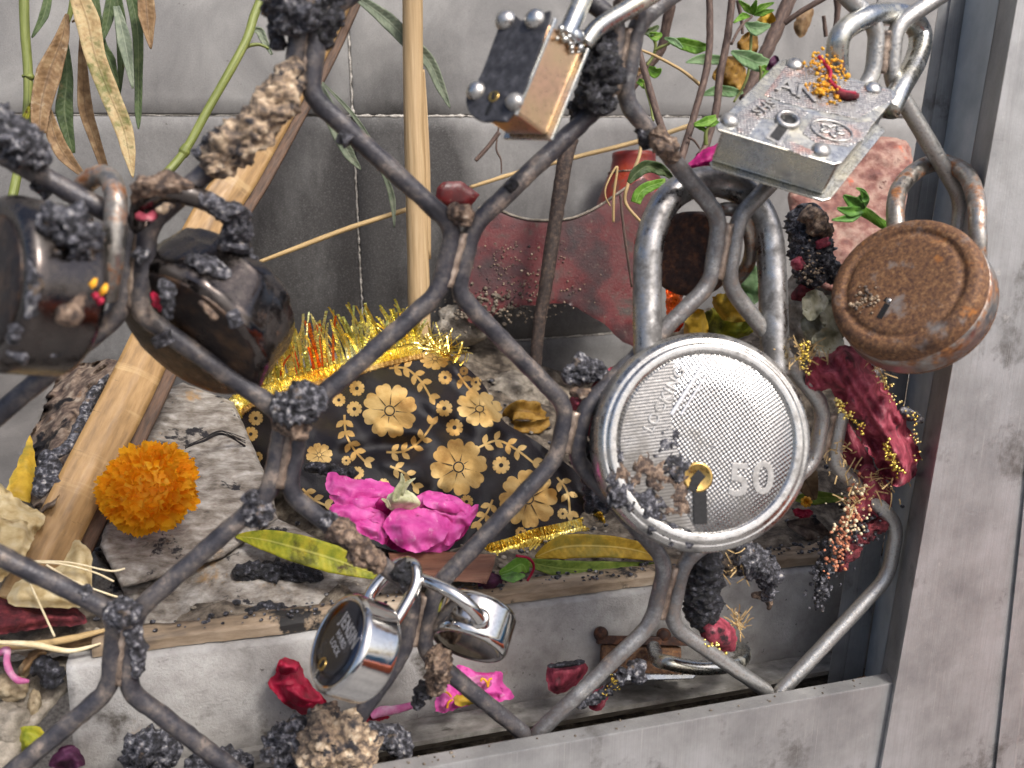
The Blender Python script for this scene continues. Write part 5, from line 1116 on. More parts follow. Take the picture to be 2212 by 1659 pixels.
# ================================================================== BLACK AND GOLD CLOTH
cl = thing('bordered_cloth', 'black cloth with gold flower print and tinsel fringe draped over stones', 'cloth')
CP = Z6((80, 610), (300, 520), (520, 455), (760, 385), (950, 335), (1090, 305), (1210, 360), (1330, 440), (1420, 530), (1470, 620), (1540, 740), (1640, 800), (1740, 865), (1900, 985), (2040, 1120), (2080, 1230), (1900, 1290), (1700, 1330), (1560, 1390), (1440, 1420), (1250, 1440), (1000, 1440), (800, 1380), (690, 1260), (600, 1200), (500, 1140), (440, 1090), (420, 1030), (300, 1010), (220, 985), (160, 900), (120, 800))
def sstep(a, b, x):
    t = max(0, min(1, (x-a)/(b-a))); return t*t*(3-2*t)
def clothdepth(px, py):
    zx, zy = (px-470)/.403, (py-614)/.403
    t = (py-735)/(1190-735); y = .182-.098*min(1.15, max(0.0, t))**.85
    y -= .016*math.exp(-((zx-950)/380)**2-((zy-760)/300)**2)
    y += .030*sstep(0, 1, (zx-1250-(zy-400)*.45)/420)*max(0, 1-(zy-300)/800)
    y += .020*sstep(420, 60, zx)
    # folds: a hollow below the crest and creases that fan out from it
    d = (zx-1150)*.55-(zy-620)*.83; y += .006*math.exp(-((d+90)/70)**2)*sstep(500, 800, zy)
    d2 = (zx-(1240+(zy-400)*.75)); y -= .004*math.exp(-(d2/45)**2)*sstep(350, 450, zy)*sstep(900, 700, zy)
    d3 = (zx-(1330+(zy-400)*.8)); y += .004*math.exp(-(d3/40)**2)
    d4 = zy-(905-(zx-650)*.10); y += .007*math.exp(-(d4/60)**2)*sstep(600, 760, zx)*sstep(1250, 1050, zx)
    y += .0022*noise.fractal(Vector((zx*.0042-zy*.0030, zx*.0016+zy*.0022, 1.7)), 1, 2, 3)
    y += .0026*math.sin(zx*.021+zy*.008)*sstep(900, 1300, zx)+.0012*math.sin(zy*.03-zx*.012)
    return y
def clothpos(px, py, lift=0.0):
    p = at(px, py, clothdepth(px, py)); p = p+(CAM-p).normalized()*(lift+.0006*noise.fractal(p*70, 1, 2, 3)); return p
relief('fabric', CP, clothpos, M['clothblack'], cl, 7, 0, 10, 0, 1, .002, 3, True, None, 0, jag=0)
def decal(name, outline, mat, lift, step):
    o2 = [(470+x*.403, 614+y*.403) for x, y in outline]
    v2, f2 = fill(o2, step); V = [clothpos(v[0], v[1], lift) for v in v2]; F = []
    for f in f2:
        a, b, c = (V[i] for i in f[:3]); F.append(tuple(f) if (b-a).cross(c-a).dot(CAM-a) > 0 else tuple(f)[::-1])
    return obj(name, V, F, mat, cl, True)
def flower(cx, cy, r, rot=0.0, sx=1.0, sy=1.0, sh_=0.0, npet=8):
    o = []; N = npet*12
    for k in range(N):
        a = 2*math.pi*k/N; u = (k % 12)/12.0; s = abs(u-.5)*2
        rr = r*(1-.26*s**4.0)-r*.05*math.exp(-((u-.5)/.08)**2)
        x, y = rr*math.cos(a+rot)*sx, rr*math.sin(a+rot)*sy; o.append((cx+x+sh_*y, cy+y))
    fl = decal('gold_flower', o, M['goldprint'], .00016, 4.0)
    def sub_(ol): 
        q = decal('dark_line', ol, M['clothblack'], .0003, 3.0); q.parent = fl; return q
    if r > 60:
        for k in range(npet):
            a = 2*math.pi*(k+0)/npet+rot; c, s = math.cos(a), math.sin(a); r0, r1, w = r*.22, r*.68, r*.022
            sub_([(cx+(r0*c-w*s)*sx+sh_*(r0*s+w*c)*sy, cy+(r0*s+w*c)*sy), (cx+(r1*c)*sx+sh_*r1*s*sy, cy+r1*s*sy), (cx+(r0*c+w*s)*sx+sh_*(r0*s-w*c)*sy, cy+(r0*s-w*c)*sy)])
        ring = []
        q = [(cx+r*.20*math.cos(a)*sx, cy+r*.20*math.sin(a)*sy) for a in [i*math.pi/12 for i in range(24)]]; sub_(q)
        q = [(cx+r*.15*math.cos(a)*sx, cy+r*.15*math.sin(a)*sy) for a in [i*math.pi/12 for i in range(24)]]; z = decal('gold_centre', q, M['goldprint'], .00042, 3.0); z.parent = fl
    else:
        sub_([(cx+r*.25*math.cos(a)*sx, cy+r*.25*math.sin(a)*sy) for a in [i*math.pi/6 for i in range(12)]])
for f in ((922, 678, 148, .1), (1292, 980, 154, .25), (1665, 1150, 158, .3), (1405, 668, 118, .2, 1.05, .85, .25), (1165, 400, 82, .3, 1.0, .72), (545, 915, 72, .2, 1.0, .9)): flower(*f)
for f in ((747, 558, 42), (733, 668, 42), (1215, 665, 45), (1270, 768, 47), (1220, 500, 38), (1520, 970, 48), (205, 718, 40), (178, 803, 40), (1385, 525, 30), (750, 1012, 36), (1335, 1165, 36), (650, 620, 36), (215, 925, 28), (690, 945, 26), (1625, 1330, 30), (1320, 465, 24), (890, 1070, 30), (1850, 1230, 30)): flower(*f)
def sprig(pts, k=6, s=1.0):
    sp = smooth_path(pts, 6); n = len(sp); parts = []
    top = [(p[0], p[1]) for p in sp]
    L, R_ = [], []
    for i in range(n):
        a = Vector(top[max(0, i-1)]); b = Vector(top[min(n-1, i+1)]); d = (b-a).normalized(); nn = Vector((-d.y, d.x)); w = 6*s
        L.append(tuple(Vector(top[i])+nn*w)); R_.append(tuple(Vector(top[i])-nn*w))
    stem = decal('gold_sprig', L+R_[::-1], M['goldprint'], .00016, 4.5)
    for i in range(k):
        t = (i+.6)/k; j = int(t*(n-1)); a = Vector(top[max(0, j-1)]); b = Vector(top[min(n-1, j+1)]); d = (b-a).normalized()
        for sd_ in (-1, 1):
            if i == k-1 and sd_ == 1: dd = d
            else:
                an = sd_*.85; dd = Vector((d.x*math.cos(an)-d.y*math.sin(an), d.x*math.sin(an)+d.y*math.cos(an)))
            nn = Vector((-dd.y, dd.x)); o0 = Vector(top[j])+dd*6; ln, wd_ = 58*s, 17*s
            ol = [tuple(o0+dd*ln*q+nn*wd_*w) for q, w in ((0, 0), (.2, .7), (.5, 1), (.8, .6), (1, 0), (.8, -.6), (.5, -1), (.2, -.7))]
            lf_ = decal('gold_leaf', ol, M['goldprint'], .0002, 5); lf_.parent = stem
for q in ([(920, 450), (1010, 452), (1090, 520), (1150, 620)], [(680, 700), (688, 800), (735, 890), (800, 960)], [(905, 900), (1000, 895), (1090, 835), (1165, 730)], [(925, 975), (1005, 1015), (1060, 1095)], [(1400, 875), (1500, 838), (1600, 885), (1715, 975)], [(1820, 1035), (1875, 1115), (1890, 1250)], [(455, 1095), (510, 1150), (590, 1190)], [(1475, 1155), (1440, 1230), (1390, 1280)], [(1290, 480), (1350, 560), (1420, 620)]): sprig(q, 5 if len(q) > 3 else 3, .95)
# border band and fringe
ed = smooth_path(Z6((85, 640), (170, 580), (300, 535), (520, 468), (760, 400), (950, 350), (1085, 320)), 10)
def band(name, edge, w0, w1, mat, lift, amp, fq, down=True):
    V, F = [], []; k = 7; n = len(edge)
    fine = [edge[0]]
    for i in range(n-1):
        for j in range(1, 7): fine.append((edge[i][0]+(edge[i+1][0]-edge[i][0])*j/6, edge[i][1]+(edge[i+1][1]-edge[i][1])*j/6))
    m_ = len(fine)
    for i, (x, y) in enumerate(fine):
        a = Vector(fine[max(0, i-1)]); b = Vector(fine[min(m_-1, i+1)]); d = (b-a).normalized(); nn = Vector((-d.y, d.x))
        for j in range(k):
            w = w0+(w1-w0)*j/(k-1); q = (x+nn.x*w, y+nn.y*w); p = clothpos(q[0], q[1], lift)
            p = p+(CAM-p).normalized()*(amp*(abs(math.sin(i*fq))*(.5+.5*abs(math.sin(j*1.9+i*.35)))+.6*noise.noise(p*1500)))
            V.append(p)
    for i in range(m_-1):
        for j in range(k-1): a = i*k+j; F.append((a, a+1, a+k+1, a+k))
    o = obj(name, V, F, mat, cl, False); md = o.modifiers.new('thickness', 'SOLIDIFY'); md.thickness = .0008; return o
band('gold_border', ed, -14, 20, M['goldtinsel'], .0012, .0011, .9); band('gold_cord', ed, 20, 30, M['goldprint'], .001, .0008, 1.4)
low = smooth_path(Z6((1430, 1410), (1560, 1375), (1700, 1325), (1880, 1285), (2060, 1235)), 10); band('lower_border', low, -6, 24, M['goldtinsel'], .0012, .0012, .9)
def strips(name, gen, mat, par, kind='stuff'):
    V, F = [], []
    for (a, b, w, bend) in gen:
        n = 5; d = (b-a); side = d.cross(CAM-a).normalized()*w; o = len(V)
        for i in range(n):
            t = i/(n-1); p = a+d*t+bend*(t*t); tw_ = side*(1-.15*t); q = d.normalized()*0
            V += [p-tw_, p+tw_+(CAM-p).normalized()*w*.8*math.sin(t*3+w*9000)]
        for i in range(n-1): F.append((o+2*i, o+2*i+1, o+2*i+3, o+2*i+2))
    return obj(name, V, F, mat, par, False, None, kind)
def fringe(mat, count, sel, hmin, hmax, wpx):
    g = []
    for _ in range(count):
        t = random.uniform(*sel); i = t*(len(ed)-1); j = min(int(i), len(ed)-2); x = ed[j][0]+(ed[j+1][0]-ed[j][0])*(i-j); y = ed[j][1]+(ed[j+1][1]-ed[j][1])*(i-j)
        d = clothdepth(x, y)-.001; h = random.uniform(hmin, hmax)*(.55+.6*math.sin(min(1, t*1.15)*math.pi*.75+.25)); a = at(x, y-6, d); b = at(x-h*random.uniform(.02, .30)+ryd(4), y-h, d+ryd(.006)); w = wpx*random.uniform(.6, 1.3)*upp(x, y, d)
        g.append((a, b, w, Vector((ryd(.005), ryd(.004), -abs(ryd(.0035))))))
    return g
strips('fringe', fringe(M['goldtinsel'], 120, (.02, 1), 60, 120, 2.8), M['goldtinsel'], cl); strips('fringe', fringe(0, 130, (.02, 1), 60, 125, 2.8), M['tinsel_green'], cl); strips('fringe', fringe(0, 16, (.12, .62), 60, 115, 3.0), M['tinsel_red'], cl)
g = []
for _ in range(110):
    zx = random.gauss(1170, 70); zy = 300+max(-20, (zx-1090))*.55+ryd(30); p = Z6((zx, zy))[0]; d = clothdepth(*p)-.002; a = at(p[0], p[1], d); an = random.uniform(-.6, 3.3); h = random.uniform(15, 55)
    b = at(p[0]+h*math.cos(an), p[1]-h*math.sin(an)*.8, d+ryd(.008)); g.append((a, b, 1.5*upp(p[0], p[1], d), Vector((ryd(.004), ryd(.003), ryd(.004)))))
strips('fringe', g, M['goldtinsel'], cl)
g = []
for _ in range(160):
    t = random.random(); i = int(t*(len(low)-2)); x, y = low[i]; x += ryd(6); y += 14; d = clothdepth(x, y)-.002; h = random.uniform(25, 60); a = at(x, y, d); b = at(x+ryd(12), y+h, d-.006); g.append((a, b, 1.7*upp(x, y, d), Vector((ryd(.002), 0, ryd(.001)))))
strips('fringe', g, M['goldtinsel'], cl)
g = []
for _ in range(60):
    t = random.random(); x, y = 500+18*t, 862+60*t; d = clothdepth(515, 880); a = at(x+random.uniform(0, 30), y, d-.002); b = at(x+random.uniform(0, 26)-6, y+random.uniform(20, 50), d-.004); g.append((a, b, 1.6*upp(x, y, d), Vector((0, 0, 0))))
strips('fringe', g, M['goldtinsel'], cl)
g = []
for k in range(9): 
    y0 = ryd(6); tube('loose_thread', [(530, 955+ryd(14), .128), (480, 935+y0, .120), (440, 950+y0, .116), (400, 968+ryd(5), .112)], .9, M['clothblack'], cl, 5, 6)
crust('burnt_crust', [(655, 1012, .098), (690, 1010, .097), (740, 1020, .096), (775, 1022, .096)], [8, 14, 15, 6], M['char_black'], cl, .6, 9, 18, 120)

# ================================================================== FLOWERS
rs = thing('pink_rose', 'magenta pink rose lying upside down in front of the gold printed cloth', 'flower')
def petal(poly, y0, lean, mat, par, bulge=.006, rim=26, zf=Z6, seed=0, name='petal', amp=.0011, step=4, thick=.0006, fr_=95, ruffle=.0030):
    q = zf(*poly); ys = [p[1] for p in q]; c = sum(ys)/len(ys)
    return relief(name, q, lambda px, py: at(px, py, y0+lean*(c-py)/100), M[mat], par, step, bulge, rim, amp, fr_, thick, 3, True, None, seed, ruffle=ruffle)
petal([(590, 1010), (640, 1015), (740, 1048), (830, 1042), (945, 1090), (900, 1175), (800, 1175), (690, 1150), (585, 1105)], .074, .012, 'rose', rs, .004, 30, seed=1)
petal([(595, 1205), (640, 1165), (730, 1140), (850, 1170), (920, 1220), (860, 1300), (760, 1330), (650, 1265)], .068, .010, 'rose', rs, .005, 30, seed=2)
petal([(650, 1265), (770, 1220), (900, 1230), (930, 1290), (905, 1390), (830, 1370), (740, 1325)], .064, .010, 'rose', rs, .004, 26, seed=3)
petal([(860, 1150), (960, 1160), (930, 1260), (850, 1230)], .069, .0, 'rose_dark', rs, .002, 20, seed=4)
petal([(1050, 1170), (1110, 1108), (1210, 1120), (1300, 1150), (1370, 1215), (1250, 1250), (1100, 1230)], .072, .012, 'rose', rs, .005, 28, seed=5)
petal([(1080, 1190), (1220, 1175), (1330, 1200), (1400, 1185), (1365, 1270), (1340, 1300), (1260, 1300), (1150, 1260)], .068, .010, 'rose', rs, .004, 26, seed=6)
petal([(1150, 1230), (1250, 1240), (1290, 1300), (1270, 1390), (1200, 1440), (1100, 1440), (1120, 1300)], .064, .010, 'rose', rs, .004, 26, seed=7)
petal([(1230, 1290), (1340, 1290), (1360, 1260), (1320, 1350), (1260, 1380)], .066, .006, 'rose_dark', rs, .002, 18, seed=8)
petal([(870, 1320), (1000, 1300), (1240, 1330), (1230, 1420), (1080, 1445), (930, 1420)], .066, .006, 'rose_dark', rs, .002, 22, seed=9)
petal([(600, 1130), (680, 1100), (800, 1110), (900, 1150), (880, 1210), (760, 1200), (650, 1190)], .070, .014, 'rose', rs, .003, 26, seed=81)
petal([(690, 1290), (790, 1250), (880, 1290), (900, 1360), (800, 1350)], .061, .008, 'rose', rs, .002, 20, seed=82)
petal([(1110, 1140), (1190, 1130), (1280, 1175), (1300, 1225), (1200, 1215), (1120, 1190)], .0675, .014, 'rose', rs, .003, 24, seed=83)
petal([(1180, 1270), (1260, 1280), (1330, 1300), (1280, 1370), (1220, 1400)], .0605, .008, 'rose', rs, .002, 20, seed=84)
#petal([(940, 1290), (1030, 1230), (1150, 1240), (1210, 1290), (1160, 1360), (1070, 1390), (980, 1370)], .0475, .014, 'rose', rs, .004, 34, seed=85)
petal([(905, 1250), (950, 1205), (1050, 1195), (1140, 1210), (1235, 1260), (1240, 1320), (1190, 1385), (1120, 1420), (1060, 1440), (960, 1400), (900, 1330), (885, 1290)], .058, .012, 'rose', rs, .006, 40, seed=10)
relief('calyx', Z6((900, 1160), (930, 1115), (985, 1095), (1055, 1125), (1085, 1165), (1060, 1200), (985, 1212), (915, 1205)), lambda px, py: at(px, py, .062), M['calyx'], rs, 4, .005, 20, .0008, 200, .004, 3)
for p, w in (([(950, 1165), (965, 1110), (990, 1060), (985, 1015)], [16, 20, 14, 2]), ([(985, 1130), (1015, 1070), (1060, 1040)], [10, 12, 1]), ([(920, 1195), (905, 1165), (880, 1150)], [10, 10, 2])): blade('sepal', dep(Z6(*p), .058, .056), [x*.403 for x in w], M['calyx'], rs, .4, 5)

mg = thing('marigold', 'round orange marigold head resting on the grey stone beside the bamboo', 'flower')
fr = Frame(318, 1048, .078, (.05, .50, .85), (0, 1)); RM = 99
def petal_mesh(kind):
    V, F, UV = [], [], []; nx, ny = 6, 4
    for j in range(ny+1):
        t = j/ny; w = [.30, .55, .80, .95, .70][j]
        for i in range(nx+1):
            s = i/nx*2-1; fr2 = .12*math.sin(i*2.6+kind*1.7) if j >= 3 else 0
            V.append(Vector((s*w*.5, t*(1+fr2*(j == ny))+(-.12*abs(s) if j == ny else 0), .30*t*t*(1.0 if j < 4 else .75)+.22*abs(s)**2*t+(.10*math.sin(i*1.9+kind) if j == ny else 0))))
    for j in range(ny):
        for i in range(nx): a = j*(nx+1)+i; F.append((a, a+1, a+nx+2, a+nx+1))
    me = bpy.data.meshes.new('petal'); me.from_pydata([tuple(v) for v in V], [], F); me.polygons.foreach_set('use_smooth', [True]*len(F)); return me
pms = []
for k in range(6):
    me = petal_mesh(k); me.materials.append(M['marigold' if k % 3 else 'marigold_dark']); pms.append(me)
lathe('flower_core', fr, [(0, 40), (36, 36), (60, 22), (72, 4), (70, -14), (46, -26), (0, -28)], M['marigold'], mg, 40)
NP = 250
for i in range(NP):
    t = (i+.5)/NP; ph = i*2.39996; th = math.acos(1-1.18*t)                  # polar angle from the crown
    dn = Vector((math.sin(th)*math.cos(ph), math.sin(th)*math.sin(ph), math.cos(th)))
    jr = random.uniform(.92, 1.05); base = fr(dn.x*RM*.72*jr, dn.y*RM*.72*jr, dn.z*RM*.50*jr-12); wn = (fr.x*dn.x+fr.y*dn.y+fr.z*dn.z).normalized()
    tang = (fr.x*math.cos(ph)*math.cos(th)+fr.y*math.sin(ph)*math.cos(th)-fr.z*math.sin(th)).normalized()
    k_ = .55+.45*min(1, t*1.6); up_ = (wn*(1.0-.25*t)+tang*(.08+.42*t)+Vector((ryd(.28), ryd(.28), ryd(.28)))).normalized(); sd_ = up_.cross(wn).normalized()
    if sd_.length < .1: sd_ = fr.x
    a = ryd(1.1); sd2 = sd_*math.cos(a)+up_.cross(sd_)*math.sin(a); nn = sd2.cross(up_)
    if nn.dot(wn) < 0: nn, sd2 = -nn, -sd2
    s = RM*fr.s*.33*k_*random.uniform(.75, 1.25)
    mt = Matrix((sd2*s*1.05, up_*s, nn*s)).transposed().to_4x4(); mt.translation = base
    o = bpy.data.objects.new('petal', pms[(0 if t < .16 else random.randint(0, 5))]); COL.objects.link(o); o.parent = mg
    o.matrix_basis = mt

# fallen petals and buds
o_ = thing('crimson_rosebud', 'crushed crimson rose bud lying on the kerb left of the small locks', 'flower')
petal([(195, 900), (260, 880), (340, 900), (400, 1030), (540, 1185), (500, 1260), (430, 1295), (300, 1245), (170, 1130), (118, 1050), (170, 990)], .036, .006, 'crimson', o_, .006, 30, Y2, 21, 'petal', .002); petal([(190, 930), (220, 880), (300, 885), (350, 930), (300, 985), (220, 985)], .031, .004, 'crimson', o_, .004, 18, Y2, 22, 'petal', .002); petal([(230, 1080), (330, 1060), (420, 1110), (520, 1190), (400, 1230), (280, 1180)], .031, .004, 'crimson', o_, .004, 24, Y2, 23, 'petal', .002)
o_ = thing('fallen_petals', 'limp red petals with a pale stalk on the inner rail below the small lock', 'petal')
petal([(640, 1320), (740, 1235), (830, 1200), (900, 1245), (1000, 1295), (860, 1325), (700, 1345)], .027, .004, 'crimson', o_, .004, 18, Y2, 24, 'petal', .0015); tube('stalk', dep(Y2((860, 1290), (930, 1255), (1040, 1240), (1150, 1210)), .024), [8, 11, 9, 7], M['pinkwhite'], o_, 10, 6, .1)
petal([(270, 1400), (340, 1350), (420, 1370), (350, 1410), (290, 1430)], .030, .002, 'crimson', o_, .002, 12, Y2, 25, 'petal', .001)
o_ = thing('fallen_petals', 'bright pink petals with yellow stamens lying behind the bar at the bottom', 'petal')
petal([(1450, 960), (1480, 920), (1550, 945), (1650, 975), (1790, 968), (1800, 1040), (1880, 1150), (1760, 1185), (1560, 1160), (1430, 1080)], .034, .008, 'rose', o_, .004, 22, Y2, 26, 'petal', .001); petal([(1560, 1010), (1680, 1000), (1720, 1070), (1640, 1120), (1540, 1100)], .0295, .006, 'pinkwhite', o_, .002, 16, Y2, 27, 'petal', .0006)
petal([(1340, 1090), (1420, 1050), (1520, 1130), (1580, 1200), (1480, 1230), (1320, 1255)], .030, .006, 'rose', o_, .003, 18, Y2, 28, 'petal', .001); petal([(1430, 1140), (1520, 1140), (1590, 1200), (1470, 1215)], .0265, .004, 'leaf_yellow', o_, .001, 12, Y2, 29, 'petal', .0004)
for p in ([(1690, 1080), (1680, 1040), (1650, 1020), (1640, 1040)], [(1690, 1080), (1700, 1030), (1720, 1020)], [(1430, 1150), (1400, 1120), (1350, 1110), (1350, 1130)], [(1400, 1230), (1410, 1190), (1440, 1170)]): tube('stamen', dep(Y2(*p), .026), 2.6, M['pollen'], o_, 6, 6)
o_ = thing('rose_bud', 'small withered purple bud with green sepal at the kerb edge', 'flower bud')
rockbud = relief('bud', Z6((1390, 1600), (1420, 1560), (1480, 1545), (1530, 1590), (1500, 1640), (1430, 1650)), flat_y(.052), M['purple'], o_, 4, .006, 20, .001, 200, .004, 3); blade('sepal', dep(Z6((1510, 1550), (1570, 1530), (1630, 1500), (1660, 1545)), .05), [4, 14, 16, 3], M['leaf_bright'], o_, .4)
blade('sepal', dep(Z6((1520, 1570), (1580, 1570), (1650, 1560)), .048), [3, 12, 2], M['sepal'], o_, .4); tube('stem', dep(Z6((1660, 1590), (1695, 1520), (1670, 1470), (1600, 1455)), .05), 3, M['crimson'], o_, 8)
for k, (poly, y, mt, lab) in enumerate((([(640, 1310), (700, 1250), (790, 1180), (920, 1130), (965, 1170), (950, 1240), (940, 1300), (800, 1340), (700, 1350)], .10, 'rose_dark', 'dark magenta petals wedged under the corner of the square lock'), ([(1270, 560), (1290, 480), (1330, 440), (1370, 470), (1350, 530)], .15, 'purple', 'withered purple petal above the square lock edge'))):
    o = petal(poly, y, .006, mt, None, .004, 20, Y5, 31+k, 'fallen_petal', .0025); tag(o, lab, 'petal')
o = petal([(400, 1420), (450, 1370), (540, 1355), (600, 1420), (625, 1505), (500, 1530), (360, 1510)], .036, .004, 'purple', None, .004, 20, Y1, 41, 'fallen_petal', .0025); tag(o, 'withered purple petal under the bar in the lower left', 'petal')
o = petal([(20, 1390), (80, 1360), (150, 1400), (140, 1450), (50, 1450)], .040, .004, 'purple', None, .003, 14, Y1, 42, 'fallen_petal', .002); tag(o, 'small dried pinkish petal in the bottom left corner', 'petal')
o = tube('curled_petal', dep(Y1((-30, 690), (50, 660), (50, 740), (80, 830), (140, 880), (210, 885)), .05, .042), [7, 9, 7, 7, 8, 3], M['pinkwhite'], None, 8, 6, .2); tag(o, 'pale pink curled dry petal at the left edge', 'petal')
o = relief('dry_petal', Y1((140, 780), (200, 690), (290, 640), (340, 680), (280, 760), (210, 850), (150, 860)), flat_y(.052), M['leaf_brown'], None, 5, .004, 16, .002, 150, .001, 3); tag(o, 'brown shrivelled petal beside the pale stalk', 'petal')

# ================================================================== LEAVES ON THE GROUND
def ground_leaf(pts, w, mat, label, zf=None, fold=.2, wave=.1, face=None, k=1.0):
    o = blade('fallen_leaf', pts, w, M[mat], None, fold, 8, wave, 10, .0004, None, 0, face); tag(o, label, 'leaf'); return o
ground_leaf([(508, 1158, .078), (570, 1166, .071), (640, 1184, .064), (720, 1208, .059), (815, 1242, .055)], [2, 22, 30, 30, 10], 'leaf_yg', 'long yellow green leaf with brown tip lying under the rose', fold=.15)
ground_leaf([(1156, 1204, .064), (1215, 1182, .060), (1300, 1180, .057), (1370, 1188, .054), (1436, 1208, .052)], [3, 26, 24, 20, 4], 'leaf_yellow', 'yellow leaf lying flat on the kerb below the big lock')
ground_leaf([(1140, 1214, .060), (1210, 1228, .057), (1300, 1230, .055), (1430, 1218, .054)], [8, 18, 18, 2], 'leaf_undergreen', 'green leaf tucked beneath the yellow leaf')
ground_leaf([(1700, 1085, .09), (1760, 1075, .085), (1830, 1078, .08)], [4, 16, 3], 'leaf_undergreen', 'small green leaf between the big lock and the red cloth')
ol = thing('curled_leaf', 'curled ochre leaf behind the cloth near the bent rod', 'leaf')
blade('blade', [(1092, 905, .185), (1112, 888, .178), (1145, 890, .176), (1178, 898, .180)], [5, 18, 22, 6], M['leaf_ochre'], ol, .7, 8, .35, 8, .0005, None, .8); blade('blade', [(1100, 915, .180), (1130, 922, .174), (1165, 918, .176), (1185, 905, .180)], [4, 12, 14, 4], M['leaf_ochre'], ol, .8, 8, .3, 8, .0005, None, -.9)
o = relief('wood_chip', Z6((915, 1440), (1200, 1432), (1495, 1450), (1470, 1540), (1440, 1605), (1250, 1590), (960, 1565), (930, 1500)), plane3((850, 1200, .058), (1070, 1200, .056), (860, 1250, .046)), M['wood'], None, 8, .001, 8, .0004, 120, .006, 1, False); tag(o, 'flat brown wood chip lying below the rose', 'wood')
lb = thing('papery_leaf', 'large beige papery leaf folded around the bamboo foot', 'leaf')
relief('fold', Y0((-60, 860), (120, 960), (270, 1050), (360, 1110), (290, 1250), (240, 1330), (120, 1470), (-60, 1560)), plane3((0, 1060, .085), (90, 1110, .080), (0, 1200, .062)), M['leaf_beige'], lb, 5, .004, 20, .002, 70, .0008, 3, True, None, 1, ruffle=.006)
relief('fold', Y0((-60, 1130), (100, 1130), (230, 1160), (268, 1220), (250, 1330), (150, 1480), (-60, 1640)), plane3((0, 1130, .070), (70, 1150, .070), (0, 1230, .056)), M['leaf_beige'], lb, 5, .005, 22, .002, 70, .0008, 3, True, None, 2, ruffle=.006)
relief('fold', Y0((600, 1298), (680, 1345), (722, 1400), (730, 1560), (725, 1700), (640, 1830), (300, 1830), (60, 1800), (120, 1640), (300, 1560), (480, 1500)), plane3((165, 1170, .068), (195, 1300, .052), (40, 1310, .052)), M['leaf_beige'], lb, 8, .004, 22, .002, 70, .0012, 3, True, None, 3)
bl = thing('scorched_leaf', 'crumpled scorched brown leaf standing behind the bamboo at left', 'leaf')
relief('blade', Y0((380, 60), (500, -60), (700, -110), (900, -140), (960, -60), (840, 110), (700, 290), (620, 480), (510, 760), (470, 930), (370, 1090), (240, 1000), (290, 780), (240, 500), (330, 280)), plane3((200, 830, .150), (100, 1080, .090), (250, 820, .140)), M['leaf_burnt'], bl, 5, .008, 50, .0060, 70, .0010, 3, True, None, 4, ruffle=.008)
relief('blade', Y0((40, 920), (140, 690), (240, 460), (275, 640), (290, 800), (240, 1000), (130, 960)), plane3((20, 1060, .10), (70, 940, .12), (70, 1080, .10)), M['leaf_yellow'], bl, 8, .002, 20, .001, 80, .001, 2, True, None, 5)
crust('curled_edge', dep(Y0((860, -20), (720, 190), (640, 380), (540, 560), (430, 640), (460, 760), (440, 900)), .136, .10, .09), [7, 13, 12, 14, 10, 12, 9], M['char'], bl, .4, 10, 14, 130); crust('curled_edge', dep(Y0((330, 620), (400, 680), (370, 820), (300, 960)), .10, .088), [12, 22, 26, 16], M['char'], bl, .4, 10, 16, 131)
o = relief('maroon_cloth', Y1((-60, 240), (60, 260), (160, 290), (300, 345), (450, 350), (570, 355), (640, 450), (560, 475), (420, 480), (250, 505), (100, 525), (-60, 530)), plane3((0, 1300, .062), (170, 1320, .060), (0, 1360, .052)), M['maroon'], None, 6, .006, 20, .003, 100, .002, 3, True, None, 3); tag(o, 'folded maroon cloth scrap below the beige leaf', 'cloth')
o = relief('wilted_leaf', Y1((130, 1250), (200, 1215), (300, 1230), (345, 1300), (290, 1370), (190, 1420), (130, 1380)), flat_y(.040), M['leaf_yg'], None, 5, .004, 18, .0015, 130, .0008, 3, True, None, 7); tag(o, 'wilted pale green leaf with stalk in the bottom left corner', 'leaf')
o = tube('leaf_stalk', dep(Y1((-20, 1165), (80, 1170), (150, 1210), (165, 1260), (130, 1340)), .042), [4, 4.5, 5, 4, 3], M['greenstem'], None, 8, 6, .1); tag(o, 'drooping grey green leaf stalk at the bottom left edge', 'stem')
def lump(pts, r, mat, label, seed, amp=.5):
    o = crust('charred_lump', pts, r, M[mat], None, amp, 10, 30, seed, (200, 650)); tag(o, label, 'char'); return o
lump([(280, 1640, .030), (325, 1620, .028), (385, 1640, .028)], [30, 50, 26], 'char', 'grey charred lump on the kerb foot between the lower rods', 140); lump([(400, 1660, .026), (480, 1645, .024), (540, 1668, .024)], [24, 36, 24], 'char', 'charred crumbs beside the rod at the bottom edge', 141)
lump([(590, 1640, .006), (640, 1590, .004), (690, 1570, .004)], [44, 48, 30], 'char', 'dark charred clump below the crimson bud', 142); lump([(660, 1640, .000), (720, 1590, -.004), (760, 1620, -.004), (800, 1660, -.004)], [56, 62, 58, 40], 'ash', 'heap of tan ash on the bottom rail below the small lock', 143, .45); lump([(780, 1590, .004), (840, 1590, .004), (880, 1630, .004)], [20, 30, 26], 'char', 'charred clump at the right side of the ash heap', 144); lump([(700, 1530, .012), (715, 1560, .008)], [22, 26], 'ash_brown', 'brown ash crumbs hanging under the small lock', 145)
lump([(70, 1440, .050), (105, 1450, .048), (110, 1490, .046)], [18, 26, 18], 'char_black', 'black charred lump beside the brown shrivelled petal', 146); lump([(55, 1580, .044), (72, 1600, .043)], [14, 16], 'char_black', 'small black char crumb at the lower left', 147)

